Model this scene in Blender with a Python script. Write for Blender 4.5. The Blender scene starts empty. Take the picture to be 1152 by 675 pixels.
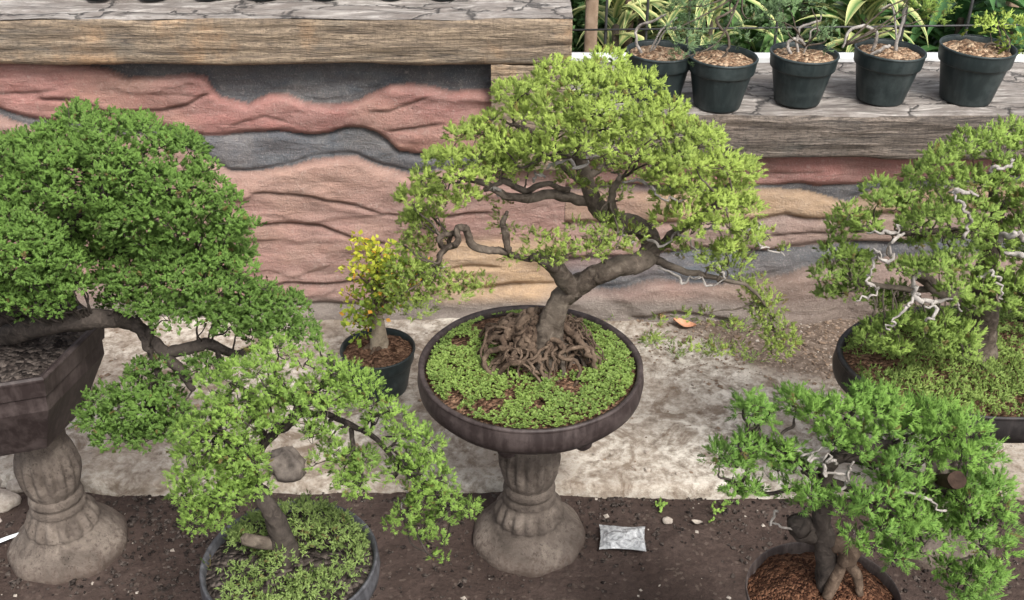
import bpy, math, random
import numpy as np
R = math.radians
rng = np.random.default_rng(7)
random.seed(7)
scene = bpy.context.scene
COL = scene.collection

# ---------------------------------------------------------------- camera
CH, PITCH, F = 2.36, R(31), 1250.0
cam = bpy.data.cameras.new('camera'); cam.sensor_width = 36; cam.lens = F/1152*36
cam.clip_start = .05; cam.clip_end = 500
co = bpy.data.objects.new('camera', cam); COL.objects.link(co)
co.location = (0, 0, CH); co.rotation_euler = (R(90)-PITCH, 0, 0)
scene.camera = co
cs, sn = math.cos(PITCH), math.sin(PITCH)

def ray(px, py):
    a, b = (px-576)/F, (337.5-py)/F
    return np.array([a, cs+b*sn, -sn+b*cs])
def P(px, py, Y):                    # real place of a spot seen at distance Y
    d = ray(px, py); return np.array([0, 0, CH]) + d*(Y/d[1])
def PZ(px, py, z):                   # real place of a spot seen at height z
    d = ray(px, py); return np.array([0, 0, CH]) + d*((z-CH)/d[2])
def proj(x, y, z):
    f = y*cs-(z-CH)*sn; u = y*sn+(z-CH)*cs
    return 576+F*x/f, 337.5-F*u/f
def scale_at(p): return (p[1]*cs-(p[2]-CH)*sn)/F

# ---------------------------------------------------------------- noise
_h = np.random.default_rng(3).random(65536).astype(np.float32)
def _hash(i, j, k): return _h[(i*7919+j*104729+k*1299709+(i*j) % 613) & 65535]
def vnoise(x, y, z=0):
    x, y, z = np.broadcast_arrays(np.asarray(x, float), np.asarray(y, float), np.asarray(z, float))
    xi, yi, zi = np.floor(x).astype(np.int64), np.floor(y).astype(np.int64), np.floor(z).astype(np.int64)
    u, v, w = x-xi, y-yi, z-zi
    u = u*u*(3-2*u); v = v*v*(3-2*v); w = w*w*(3-2*w)
    r = 0
    for a in (0, 1):
        for b in (0, 1):
            for c in (0, 1):
                r = r+_hash(xi+a, yi+b, zi+c)*(u if a else 1-u)*(v if b else 1-v)*(w if c else 1-w)
    return r*2-1
def fbm(x, y, z=0, o=4):
    r, a = 0, .5
    for i in range(o):
        r = r+a*vnoise(np.asarray(x)*2**i+17.3*i, np.asarray(y)*2**i+5.1*i, np.asarray(z)*2**i); a *= .5
    return r

# ---------------------------------------------------------------- mesh collecting
class MB:
    def __init__(s): s.v = []; s.f = []; s.c = []; s.n = 0; s.nr = []; s.hn = False
    def add(s, v, faces, c=None, nrm=None):
        v = np.asarray(v, np.float32).reshape(-1, 3)
        for f in (faces if isinstance(faces, list) else [faces]):
            f = np.asarray(f, np.int32)
            if f.size: s.f.append(f+s.n)
        s.v.append(v)
        if c is None: c = np.full((len(v), 3), .5)
        c = np.asarray(c, np.float32)
        if c.ndim == 1: c = np.tile(c, (len(v), 1))
        s.nr.append(np.zeros((len(v), 3), np.float32) if nrm is None else np.asarray(nrm, np.float32)); s.hn = s.hn or nrm is not None
        s.c.append(c); s.n += len(v)
    def build(s, name, mat, parent=None, smooth=True, origin=None):
        v = np.concatenate(s.v); c = np.concatenate(s.c)
        if origin is not None: v = v-np.asarray(origin, np.float32)
        me = bpy.data.meshes.new(name)
        loops = np.concatenate([f.ravel() for f in s.f])
        sizes = np.concatenate([np.full(len(f), f.shape[1]) for f in s.f])
        st = np.concatenate([[0], np.cumsum(sizes)[:-1]])
        me.vertices.add(len(v)); me.vertices.foreach_set('co', v.ravel())
        me.loops.add(len(loops)); me.loops.foreach_set('vertex_index', loops)
        me.polygons.add(len(sizes)); me.polygons.foreach_set('loop_start', st.astype(np.int32))
        me.polygons.foreach_set('loop_total', sizes.astype(np.int32))
        me.polygons.foreach_set('use_smooth', np.full(len(sizes), smooth))
        me.update(calc_edges=True)
        at = me.color_attributes.new('tint', 'FLOAT_COLOR', 'POINT')
        at.data.foreach_set('color', np.concatenate([c, np.ones((len(c), 1))], 1).astype(np.float32).ravel())
        me.validate()
        if s.hn: me.normals_split_custom_set_from_vertices(np.concatenate(s.nr))
        me.materials.append(mat)
        o = bpy.data.objects.new(name, me); COL.objects.link(o)
        if parent is not None:
            o.parent = parent
            if origin is None: o.matrix_parent_inverse = parent.matrix_basis.inverted()
        elif origin is not None: o.location = origin
        return o
def tag(o, label=None, cat=None, group=None, kind=None):
    if label: o['label'] = label
    if cat: o['category'] = cat
    if group: o['group'] = group
    if kind: o['kind'] = kind
    return o
def thing(name, loc, label, cat, group=None):
    o = bpy.data.objects.new(name, None); COL.objects.link(o); o.empty_display_size = .05
    o.location = [float(a) for a in loc]
    return tag(o, label, cat, group)
def dup(root, loc, label):
    r = root.copy(); COL.objects.link(r); r.location = [float(a) for a in loc]; r['label'] = label
    for ch in list(root.children):
        c = ch.copy(); COL.objects.link(c); c.parent = r
        for g in list(ch.children):
            d = g.copy(); COL.objects.link(d); d.parent = c
    return r

def grid_faces(nu, nv, wrap=False):
    i = np.arange(nu if wrap else nu-1)[:, None]; j = np.arange(nv-1)[None, :]
    i2 = (i+1) % nu
    return np.stack([i*nv+j+0*i, i2*nv+j, i2*nv+j+1, i*nv+j+1+0*i], -1).reshape(-1, 4)
def norm(a): return a/(np.linalg.norm(a, axis=-1, keepdims=True)+1e-9)
def catmull(pts, n=6):
    p = np.asarray(pts, float); p = np.vstack([2*p[0]-p[1], p, 2*p[-1]-p[-2]])
    out = []
    for i in range(1, len(p)-2):
        for t in np.linspace(0, 1, n, endpoint=False):
            a, b, c, d = p[i-1:i+3]
            out.append(.5*((2*b)+(c-a)*t+(2*a-5*b+4*c-d)*t*t+(3*b-a-3*c+d)*t**3))
    out.append(p[-2]); return np.array(out)
def tube(mb, pts, rad, seg=8, n=5, rough=.0, wob=.0, c=None, twist=0., lobes=0, la=.15):
    """tapered limb through pts, with bark ridges"""
    q = catmull(np.column_stack([np.asarray(pts, float), np.asarray(rad, float)]), n)
    p, r = q[:, :3].copy(), np.maximum(q[:, 3], .0006)
    m = len(p)
    if wob:
        ph = random.random()*100
        for k in range(3): p[:, k] += wob*fbm(np.arange(m)*.45+ph, k*9.1, 0, 2)*np.minimum(1, np.arange(m)/3)
    t = norm(np.gradient(p, axis=0))
    nrm = np.zeros((m, 3)); a = np.cross(t[0], [0.1, .2, 1.]); nrm[0] = norm(a)
    for i in range(1, m):
        a = nrm[i-1]-t[i]*np.dot(nrm[i-1], t[i]); nrm[i] = norm(a)
    b = np.cross(t, nrm)
    th = np.linspace(0, 2*math.pi, seg, endpoint=False)[:, None]
    rr = np.ones((seg, m))
    s = np.arange(m)[None, :]
    if lobes: rr += la*np.cos(lobes*(th+twist*s))
    if rough: rr += rough*fbm(np.cos(th+twist*s)*2.2+p[None, :, 0]*20, np.sin(th+twist*s)*2.2+7, s*.3, 3)
    v = p[None]+(nrm[None]*np.cos(th)[..., None]+b[None]*np.sin(th)[..., None])*(r[None]*rr)[..., None]
    f = grid_faces(seg, m, True)
    vv = v.reshape(-1, 3); k = len(vv)
    vv = np.vstack([vv, p[0], p[-1]+t[-1]*r[-1]*.6])
    ii = np.arange(seg)
    caps = np.vstack([np.column_stack([ii*m, np.full(seg, k), ((ii+1) % seg)*m]),
                      np.column_stack([((ii+1) % seg)*m+m-1, np.full(seg, k+1), ii*m+m-1])])
    mb.add(vv, [f[:, ::-1], caps[:, ::-1]], c)
def lathe(mb, prof, seg=48, c=None, mod=None, sx=1, sy=1, close=False, ang0=0, cen=(0, 0, 0), sub=3):
    q = []
    for (r0, z0), (r1, z1) in zip(prof[:-1], prof[1:]):
        for t in np.linspace(0, 1, sub, endpoint=False): q.append((r0+(r1-r0)*t, z0+(z1-z0)*t))
    q.append(prof[-1]); q = np.array(q); m = len(q)
    th = (np.linspace(0, 2*math.pi, seg, endpoint=False)+ang0)[:, None]
    rr = np.tile(q[:, 0], (seg, 1)); zz = np.tile(q[:, 1], (seg, 1))
    if mod is not None: rr, zz = mod(th, rr, zz)
    v = np.stack([rr*np.cos(th)*sx+cen[0], rr*np.sin(th)*sy+cen[1], zz+cen[2]], -1)
    mb.add(v.reshape(-1, 3), grid_faces(seg, m, True), c)
def inpoly(p, poly):
    x, y = p; c = False; n = len(poly)
    for i in range(n):
        x1, y1 = poly[i]; x2, y2 = poly[i-1]
        if (y1 > y) != (y2 > y) and x < (x2-x1)*(y-y1)/(y2-y1)+x1: c = not c
    return c
def poisson(poly, d, tries=2500):
    xs = [a for a, b in poly]; ys = [b for a, b in poly]; out = []
    for _ in range(tries):
        p = (random.uniform(min(xs), max(xs)), random.uniform(min(ys), max(ys)))
        if inpoly(p, poly) and all((p[0]-q[0])**2+(p[1]-q[1])**2 > d*d for q in out): out.append(p)
    return out

# ---------------------------------------------------------------- materials
class NT:
    def __init__(s, name):
        s.m = bpy.data.materials.new(name); s.m.use_nodes = True
        s.t = s.m.node_tree; s.t.nodes.clear()
        s.out = s.t.nodes.new('ShaderNodeOutputMaterial')
        s.b = s.t.nodes.new('ShaderNodeBsdfPrincipled'); s.t.links.new(s.b.outputs[0], s.out.inputs[0])
        s.tc = s.t.nodes.new('ShaderNodeTexCoord').outputs['Object']
    def set(s, sock, v):
        if isinstance(v, bpy.types.NodeSocket): s.t.links.new(v, sock)
        else: sock.default_value = (*v, 1) if isinstance(v, tuple) and len(v) == 3 and sock.type == 'RGBA' else v
    def geo(s): return s.t.nodes.new('ShaderNodeNewGeometry').outputs['Position']
    def mapv(s, v, sc, loc=(0, 0, 0)):
        n = s.t.nodes.new('ShaderNodeMapping'); s.set(n.inputs[0], v); n.inputs['Scale'].default_value = sc; n.inputs['Location'].default_value = loc
        return n.outputs[0]
    def noise(s, v, scale, det=5, rough=.6, dist=0, col=False):
        n = s.t.nodes.new('ShaderNodeTexNoise'); s.set(n.inputs['Vector'], v)
        for k, x in (('Scale', scale), ('Detail', det), ('Roughness', rough), ('Distortion', dist)): n.inputs[k].default_value = x
        return n.outputs['Color' if col else 'Fac']
    def voro(s, v, scale, feat='F1', col=False):
        n = s.t.nodes.new('ShaderNodeTexVoronoi'); n.feature = feat; s.set(n.inputs['Vector'], v); n.inputs['Scale'].default_value = scale
        return n.outputs['Color' if col else 'Distance']
    def ramp(s, v, stops):
        n = s.t.nodes.new('ShaderNodeValToRGB'); s.set(n.inputs[0], v); e = n.color_ramp.elements
        while len(e) < len(stops): e.new(.5)
        for q, (p, c) in zip(e, stops): q.position = p; q.color = (c, c, c, 1) if isinstance(c, (int, float)) else (*c, 1)
        return n.outputs[0]
    def mix(s, f, a, b, mode='MIX'):
        n = s.t.nodes.new('ShaderNodeMix'); n.data_type = 'RGBA'; n.blend_type = mode
        s.set(n.inputs[0], f); s.set(n.inputs[6], a); s.set(n.inputs[7], b); return n.outputs[2]
    def math(s, op, a, b=0.):
        n = s.t.nodes.new('ShaderNodeMath'); n.operation = op; s.set(n.inputs[0], a); s.set(n.inputs[1], b); return n.outputs[0]
    def sepz(s, v):
        n = s.t.nodes.new('ShaderNodeSeparateXYZ'); s.set(n.inputs[0], v); return n.outputs[2]
    def attr(s):
        n = s.t.nodes.new('ShaderNodeAttribute'); n.attribute_name = 'tint'; return n.outputs['Color']
    def sep(s, c):
        n = s.t.nodes.new('ShaderNodeSeparateColor'); s.set(n.inputs[0], c); return n.outputs
    def bump(s, h, st=.5, d=.01):
        n = s.t.nodes.new('ShaderNodeBump'); s.set(n.inputs['Height'], h); n.inputs['Strength'].default_value = st; n.inputs['Distance'].default_value = d
        s.t.links.new(n.outputs[0], s.b.inputs['Normal']); return n.outputs[0]
    def fin(s, col, rough=.8, spec=.3):
        s.set(s.b.inputs['Base Color'], col); s.set(s.b.inputs['Roughness'], rough); s.set(s.b.inputs['Specular IOR Level'], spec)
        return s.m

def leaf_mat(name, dark, light, tip, brown=(.16, .09, .04), trans=.22, rough=.6):
    m = NT(name); c = m.sep(m.attr())
    col = m.mix(c[0], dark, light)
    col = m.mix(m.math('MULTIPLY', c[1], .7), col, tip)
    col = m.mix(c[2], col, brown)
    m.fin(col, rough, .25)
    tr = m.t.nodes.new('ShaderNodeBsdfTranslucent'); m.set(tr.inputs[0], m.mix(.5, col, tip))
    mx = m.t.nodes.new('ShaderNodeMixShader'); mx.inputs[0].default_value = trans
    m.t.links.new(m.b.outputs[0], mx.inputs[1]); m.t.links.new(tr.outputs[0], mx.inputs[2]); m.t.links.new(mx.outputs[0], m.out.inputs[0])
    return m.m
def bark_mat(name, a, b, c, sc=60):
    m = NT(name); v = m.geo()
    n1 = m.noise(v, sc, 6, .65, .6); n2 = m.noise(v, 9, 3)
    col = m.ramp(n1, [(.3, a), (.52, b), (.75, c)])
    col = m.mix(m.ramp(n2, [(.4, 0), (.7, .7)]), col, c)
    m.bump(n1, .8, .006); return m.fin(col, .85, .2)
def pot_mat(name, base, dust, streak=.5, rough=.55):
    m = NT(name); v = m.geo()
    n = m.noise(m.mapv(v, (60, 60, 6)), 1, 5, .6); n2 = m.noise(v, 11, 6, .7)
    col = m.mix(m.math('MULTIPLY', m.ramp(n, [(.45, 0), (.75, 1)]), streak), base, dust)
    col = m.mix(m.ramp(n2, [(.48, 0), (.72, .75)]), col, dust)
    m.bump(n2, .3, .003); return m.fin(col, rough, .35)

M = {}
M['lf_left'] = leaf_mat('left_juniper_foliage', (.036, .085, .018), (.108, .215, .038), (.25, .40, .085))
M['lf_mid'] = leaf_mat('middle_juniper_foliage', (.12, .19, .035), (.31, .43, .07), (.52, .64, .16))
M['lf_front'] = leaf_mat('front_juniper_foliage', (.08, .165, .03), (.22, .37, .06), (.40, .57, .13))
M['lf_right'] = leaf_mat('right_juniper_foliage', (.09, .165, .03), (.23, .355, .06), (.42, .56, .14))
M['lf_needle'] = leaf_mat('needle_juniper_foliage', (.055, .15, .025), (.17, .33, .05), (.33, .53, .12))
M['cover'] = leaf_mat('ground_cover_leaf', (.08, .14, .035), (.22, .32, .07), (.34, .45, .12), (.10, .05, .025))
M['cover_pale'] = leaf_mat('pale_ground_cover_leaf', (.08, .14, .035), (.21, .31, .08), (.36, .45, .15), (.12, .07, .03))
M['shrub'] = leaf_mat('yellow_shrub_leaf', (.12, .21, .04), (.32, .44, .06), (.66, .60, .06), (.75, .35, .06))
M['strap'] = leaf_mat('strap_leaf', (.04, .11, .04), (.12, .25, .07), (.15, .30, .09), (.74, .70, .32), .15, .4)
M['hedge'] = leaf_mat('hedge_leaf', (.04, .10, .04), (.12, .25, .08), (.24, .40, .14), (.10, .06, .03))
M['grey_leaf'] = leaf_mat('grey_green_juniper', (.07, .13, .06), (.17, .27, .12), (.28, .40, .19))
M['bark'] = bark_mat('grey_brown_bark', (.025, .019, .015), (.085, .066, .052), (.18, .15, .12))
M['bark_dark'] = bark_mat('dark_bark', (.012, .01, .009), (.040, .032, .027), (.10, .082, .07))
M['pale_bark'] = bark_mat('pale_bark', (.10, .075, .05), (.26, .21, .15), (.42, .36, .28))
M['root'] = bark_mat('root_bark', (.02, .012, .009), (.075, .05, .035), (.20, .145, .105))
M['dead'] = bark_mat('bleached_deadwood', (.09, .075, .065), (.27, .24, .215), (.47, .44, .41))
M['bowl'] = pot_mat('dark_brown_cast_bowl', (.030, .021, .020), (.115, .09, .085))
M['bowl_black'] = pot_mat('black_oval_bowl', (.014, .012, .012), (.06, .05, .048))
M['plastic'] = pot_mat('dark_green_black_plastic', (.016, .024, .025), (.055, .07, .07), .35, .45)
M['bag_pot'] = pot_mat('thin_brown_plastic', (.06, .045, .042), (.24, .20, .18), .5, .6)
M['grey_rim'] = pot_mat('grey_plastic_dish', (.05, .05, .055), (.17, .17, .185), .5, .5)

def soil_mat(name, cols, sc=70, bump=.02):
    m = NT(name); v = m.geo()
    vc = m.sep(m.voro(v, sc, 'F1', True)); d = m.voro(v, sc)
    n = m.noise(v, 30, 6, .7)
    col = m.ramp(m.math('ADD', m.math('MULTIPLY', vc[0], .6), m.math('MULTIPLY', n, .45)), [(.2, cols[0]), (.5, cols[1]), (.85, cols[2])])
    m.bump(m.math('ADD', m.math('MULTIPLY', d, -1.), n), .9, bump); return m.fin(col, .95, .1)
M['soil_bark'] = soil_mat('bark_chip_soil', [(.09, .05, .03), (.30, .19, .12), (.55, .41, .28)], 75)
M['soil_brown'] = soil_mat('brown_potting_soil', [(.05, .027, .017), (.15, .085, .055), (.28, .17, .11)], 90)
M['soil_dark'] = soil_mat('dark_grey_soil', [(.018, .014, .013), (.06, .048, .042), (.14, .115, .10)], 80)
M['soil_red'] = soil_mat('red_crumbly_soil', [(.03, .013, .009), (.10, .045, .026), (.24, .12, .07)], 170, .014)

def ground_mat():
    m = NT('damp_dark_earth'); v = m.geo()
    n = m.noise(v, 3.5, 8, .62); n2 = m.noise(v, 45, 6, .7); vc = m.sep(m.voro(v, 110, 'F1', True))
    col = m.ramp(n, [(.25, (.042, .028, .023)), (.5, (.070, .048, .040)), (.75, (.115, .083, .070))])
    col = m.mix(m.ramp(n2, [(.35, .55), (.6, 0)]), col, (.03, .021, .018))
    col = m.mix(m.ramp(vc[1], [(.93, 0), (.99, .25)]), col, (.26, .21, .17))
    m.bump(m.math('ADD', n2, m.math('MULTIPLY', vc[0], .4)), .9, .012); return m.fin(col, .92, .2)
M['ground'] = ground_mat()
def slab_mat():
    m = NT('weathered_concrete_slab'); v = m.geo()
    t = m.sep(m.attr())
    n = m.noise(v, 2.2, 8, .65, .4); n2 = m.noise(v, 26, 8, .72); n3 = m.noise(v, 7, 6, .7, 1.); vc = m.sep(m.voro(v, 120, 'F1', True))
    col = m.ramp(n2, [(.32, (.15, .12, .095)), (.45, (.37, .325, .27)), (.60, (.66, .61, .535))])
    col = m.mix(m.ramp(n, [(.42, 0), (.64, .7)]), col, (.24, .185, .14))
    col = m.mix(m.ramp(n3, [(.50, 0), (.62, .8)]), col, (.17, .125, .09))
    dirt_tone = m.ramp(n2, [(.35, (.065, .045, .034)), (.65, (.18, .135, .105))])
    dirt_tone = m.mix(m.ramp(vc[1], [(.8, 0), (.95, .6)]), dirt_tone, (.42, .33, .26))
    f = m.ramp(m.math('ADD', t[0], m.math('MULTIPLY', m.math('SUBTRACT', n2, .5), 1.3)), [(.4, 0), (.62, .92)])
    col = m.mix(f, col, dirt_tone)
    m.bump(m.math('ADD', n2, m.math('MULTIPLY', vc[0], .2)), .8, .012); return m.fin(col, .93, .15)
M['slab'] = slab_mat()
def rock_mat():
    m = NT('painted_rock_relief'); v = m.geo(); c = m.attr()
    n = m.noise(v, 40, 7, .7); n2 = m.noise(v, 6, 6, .65, .8)
    n3 = m.noise(m.mapv(v, (7, 7, 34)), 1, 6, .65, .6)
    col = m.mix(m.ramp(n2, [(.42, 0), (.75, .45)]), c, m.mix(.65, c, (.42, .36, .31)))
    col = m.mix(m.ramp(n3, [(.42, .5), (.60, 0)]), col, m.mix(.6, c, (.13, .10, .09)))
    col = m.mix(m.ramp(n, [(.30, .5), (.46, 0)]), col, m.mix(.5, c, (.09, .07, .06)))
    col = m.mix(m.ramp(n, [(.58, 0), (.8, .4)]), col, (.60, .52, .46))
    gr = m.noise(v, 150, 5, .75)
    col = m.mix(m.ramp(gr, [(.34, .45), (.48, 0)]), col, m.mix(.4, c, (.05, .045, .04)))
    col = m.mix(m.ramp(gr, [(.55, 0), (.72, .35)]), col, (.55, .50, .46))
    m.bump(m.math('ADD', m.math('ADD', n, gr), m.math('MULTIPLY', n3, 1.5)), .75, .011); return m.fin(col, .85, .2)
M['rock'] = rock_mat()
def wood_mat(name, a, b, c, dk, orange, hor=True, of=.6):
    m = NT(name); v = m.geo()
    s = (5, 20, 75) if hor else (5, 20, 22)
    g = m.noise(m.mapv(v, s), 1, 8, .7, 1.3); g2 = m.noise(m.mapv(v, (2.5, 5, 12)), 1, 5, .6, .5); g3 = m.noise(v, 4.5, 4, .6)
    fine = m.noise(m.mapv(v, (60, 60, 160)), 1, 5, .7); saw = m.noise(m.mapv(v, (150, 30, 14)), 1, 4, .7)
    col = m.ramp(g, [(.30, dk), (.42, a), (.55, b), (.72, c)])
    col = m.mix(m.ramp(g3, [(.52, 0), (.66, of)]), col, m.mix(.45, col, orange))
    col = m.mix(m.ramp(g2, [(.54, 0), (.68, .75)]), col, m.mix(.35, (.115, .115, .105), col))
    col = m.mix(m.ramp(fine, [(.35, .6), (.5, 0)]), col, dk)
    col = m.mix(m.ramp(saw, [(.36, .28), (.5, 0)]), col, m.mix(.4, dk, a))
    m.bump(m.math('ADD', m.math('ADD', g, m.math('MULTIPLY', saw, .15)), m.math('MULTIPLY', fine, .4)), .9, .016); return m.fin(col, .8, .25)
M['wood_l'] = wood_mat('painted_wood_grain_left', (.18, .14, .105), (.33, .255, .18), (.56, .44, .32), (.06, .05, .043), (.70, .38, .16))
M['wood_r'] = wood_mat('painted_wood_grain_right', (.09, .076, .066), (.19, .158, .132), (.44, .37, .31), (.022, .02, .02), (.36, .25, .18), True, .25)
def top_mat():
    m = NT('worn_pale_coping_paint'); v = m.geo()
    g = m.noise(m.mapv(v, (3.5, 22, 20)), 1, 8, .7, 1.2); n = m.noise(v, 8, 6, .7)
    vv = m.mix(.22, v, m.noise(v, 6, 4, .6, 0, True), 'ADD')
    cr = m.voro(m.mapv(vv, (2.2, 4.5, 3)), 1, 'DISTANCE_TO_EDGE')
    col = m.ramp(g, [(.34, (.09, .078, .07)), (.5, (.25, .225, .205)), (.68, (.52, .485, .45))])
    col = m.mix(m.ramp(n, [(.45, 0), (.62, .7)]), col, (.16, .135, .12))
    col = m.mix(m.ramp(cr, [(.008, .8), (.025, 0)]), col, (.04, .037, .036))
    h = m.math('ADD', m.math('MULTIPLY', m.ramp(cr, [(0, 0), (.04, 1)]), .6), g)
    m.bump(h, .9, .014); return m.fin(col, .75, .3)
M['top'] = top_mat()
def plain(name, a, b, sc=30, rough=.7, spec=.3, bump=.3):
    m = NT(name); v = m.geo(); n = m.noise(v, sc, 6, .65)
    m.bump(n, bump, .005); return m.fin(m.ramp(n, [(.3, a), (.7, b)]), rough, spec)
def ped_mat():
    m = NT('grey_brown_cast_concrete'); v = m.geo()
    n = m.noise(v, 9, 7, .65, .5); n2 = m.noise(v, 70, 5, .7)
    col = m.ramp(n, [(.3, (.065, .052, .043)), (.5, (.135, .11, .092)), (.72, (.25, .21, .175))])
    col = m.mix(m.ramp(n2, [(.32, .6), (.48, 0)]), col, (.05, .038, .033))
    pit = m.ramp(m.voro(v, 130), [(.10, 1), (.22, 0)]); big = m.ramp(m.noise(v, 20, 2), [(.5, 0), (.6, 1)])
    pit = m.math('MULTIPLY', pit, big); col = m.mix(m.math('MULTIPLY', pit, .7), col, (.03, .024, .02))
    spl = m.ramp(m.math('ADD', m.math('MULTIPLY', m.sepz(v), 9.), m.math('MULTIPLY', n2, 1.2)), [(.55, .75), (1., 0)])
    col = m.mix(spl, col, (.085, .06, .048))
    m.bump(m.math('SUBTRACT', m.math('ADD', n, n2), pit), .8, .007); return m.fin(col, .88, .2)
M['ped'] = ped_mat()
M['stone'] = plain('grey_brown_stone', (.045, .037, .032), (.20, .17, .145), 22, .85, .2, .6)
M['pebble'] = plain('pale_pebble', (.22, .18, .15), (.48, .43, .37), 60, .85, .2, .6)
M['litter'] = plain('dry_leaf_litter', (.09, .062, .045), (.30, .22, .16), 40, .9, .1, .3)
M['dry_leaf'] = plain('orange_dry_leaf', (.42, .19, .10), (.62, .34, .22), 40, .7, .2, .4)
M['metal'] = plain('dark_fence_metal', (.02, .02, .02), (.05, .05, .05), 40, .5, .4, .1)
M['post'] = plain('weathered_timber_post', (.22, .15, .10), (.42, .31, .23), 18, .85, .2, .5)
M['post_dark'] = plain('dark_timber_post', (.09, .06, .045), (.20, .14, .11), 18, .85, .2, .5)
M['cut'] = plain('dark_cut_wood', (.02, .013, .01), (.06, .038, .028), 60, .9, .1, .5)
M['pvc'] = plain('pale_ledge_paint', (.55, .56, .56), (.72, .73, .73), 12, .6, .3, .1)
M['white'] = plain('white_plastic_strip', (.55, .60, .63), (.72, .76, .78), 20, .4, .4, .1)
def bag_mat():
    m = NT('clear_plastic_sachet'); v = m.geo(); n = m.noise(v, 28, 5, .6, 1.5)
    m.bump(n, .9, .02); m.fin(m.ramp(n, [(.35, (.30, .31, .32)), (.5, (.50, .51, .52)), (.68, (.80, .81, .82))]), .22, .6)
    m.b.inputs['Alpha'].default_value = .82; return m.m
M['bag'] = bag_mat()

# ---------------------------------------------------------------- foliage
def tufts(mb, cen, dirs, n, length, width, spread, tone, brown=0., droop=0., soft=None):
    """sprays of tapering scale-leaf twiglets, n to a tuft"""
    cen = np.asarray(cen, float); N = len(cen)
    if not N: return
    c = np.repeat(cen, n, 0); d = np.repeat(norm(np.asarray(dirs, float)), n, 0)
    rd = norm(rng.normal(size=(N*n, 3)))
    jit = np.repeat(norm(rng.normal(size=(N, 3)))*.55, n, 0); d = norm(d+jit)
    tl = np.repeat(rng.uniform(.7, 1.35, (N, 1)), n, 0)
    pos_ = rng.random((N*n, 1)); rd = norm(rd-d*np.sum(rd*d, 1, keepdims=True))
    side = np.repeat(norm(rng.normal(size=(N, 3))), n, 0)
    bend = side*(pos_**2)*length*.35
    ax = norm(d*(.75+.5*pos_)+rd*spread*(1.05-.55*pos_)*rng.uniform(.6, 1.2, (N*n, 1)))
    L = length*tl*(.80-.30*pos_)*rng.uniform(.65, 1.15, (N*n, 1)); W = width*rng.uniform(.75, 1.25, (N*n, 1))
    e1 = norm(np.cross(ax, rng.normal(size=(N*n, 3)))); e2 = np.cross(ax, e1)
    b = c+d*length*1.15*tl*(pos_-.25)+bend
    tip = b+ax*L; tip[:, 2] -= droop*L[:, 0]
    mid = b+ax*L*.25
    rr = []
    v = []
    for k in range(3):
        a = 2*math.pi*k/3; v.append(mid+(e1*math.cos(a)+e2*math.sin(a))*W*.5)
    v.append(tip)
    V = np.stack(v, 1).reshape(-1, 3)
    base = np.arange(N*n)[:, None]*4
    tri = np.array([[3, 0, 1], [3, 1, 2], [3, 2, 0]])
    Fc = (base[:, :, None]+tri[None]).reshape(-1, 3)
    t = np.repeat(np.asarray(tone, float), n)+rng.normal(0, .10, N*n)
    br = np.repeat((rng.random(N) < brown).astype(float)*.8, n)
    col = np.zeros((N*n, 4, 3)); col[:, :, 0] = np.clip(t, 0, 1)[:, None]
    col[:, :3, 1] = .15; col[:, 3, 1] = 1
    col[:, :, 2] = br[:, None]
    # twiglets shade as the round bundles they are
    out = V.reshape(-1, 4, 3)-mid[:, None]
    sn_ = norm(np.repeat(d if soft is None else norm(np.repeat(soft, n, 0)), 4, 0)*.5+norm(ax)[:, None].repeat(4, 1).reshape(-1, 3)*.6+norm(out.reshape(-1, 3))*.6)
    mb.add(V, Fc, col.reshape(-1, 3), sn_)

def clump(mb, c, r, st, tone):
    """one rounded foliage clump made of tufts"""
    n = max(8, int(st['dens']*(r/.05)**2))
    u = norm(rng.normal(size=(n*2, 3))); u = u[u[:, 2] > -.45][:n]
    rad = r*(1-.45*rng.random((len(u), 1))**2.2)
    k = st.get('flat', .75)
    pos = c+u*rad*np.array([1, 1, k])
    pos += (fbm(pos[:, 0]*30, pos[:, 1]*30, pos[:, 2]*30, 2)*r*.45)[:, None]*u
    d = u+np.array([0, 0, st.get('up', .5)])
    tn = tone+rng.normal(0, .2, len(u))
    tufts(mb, pos, d, st['n'], st['len'], st['w'], st['spread'], tn, st.get('brown', .02), st.get('droop', 0))

def px_path(pts, Yc):
    """pts: (px, py, r_px[, dY])"""
    o, r = [], []
    for q in pts:
        p = P(q[0], q[1], Yc+(q[3] if len(q) > 3 else 0)); o.append(p); r.append(q[2]*scale_at(p))
    return np.array(o), np.array(r)

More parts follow.
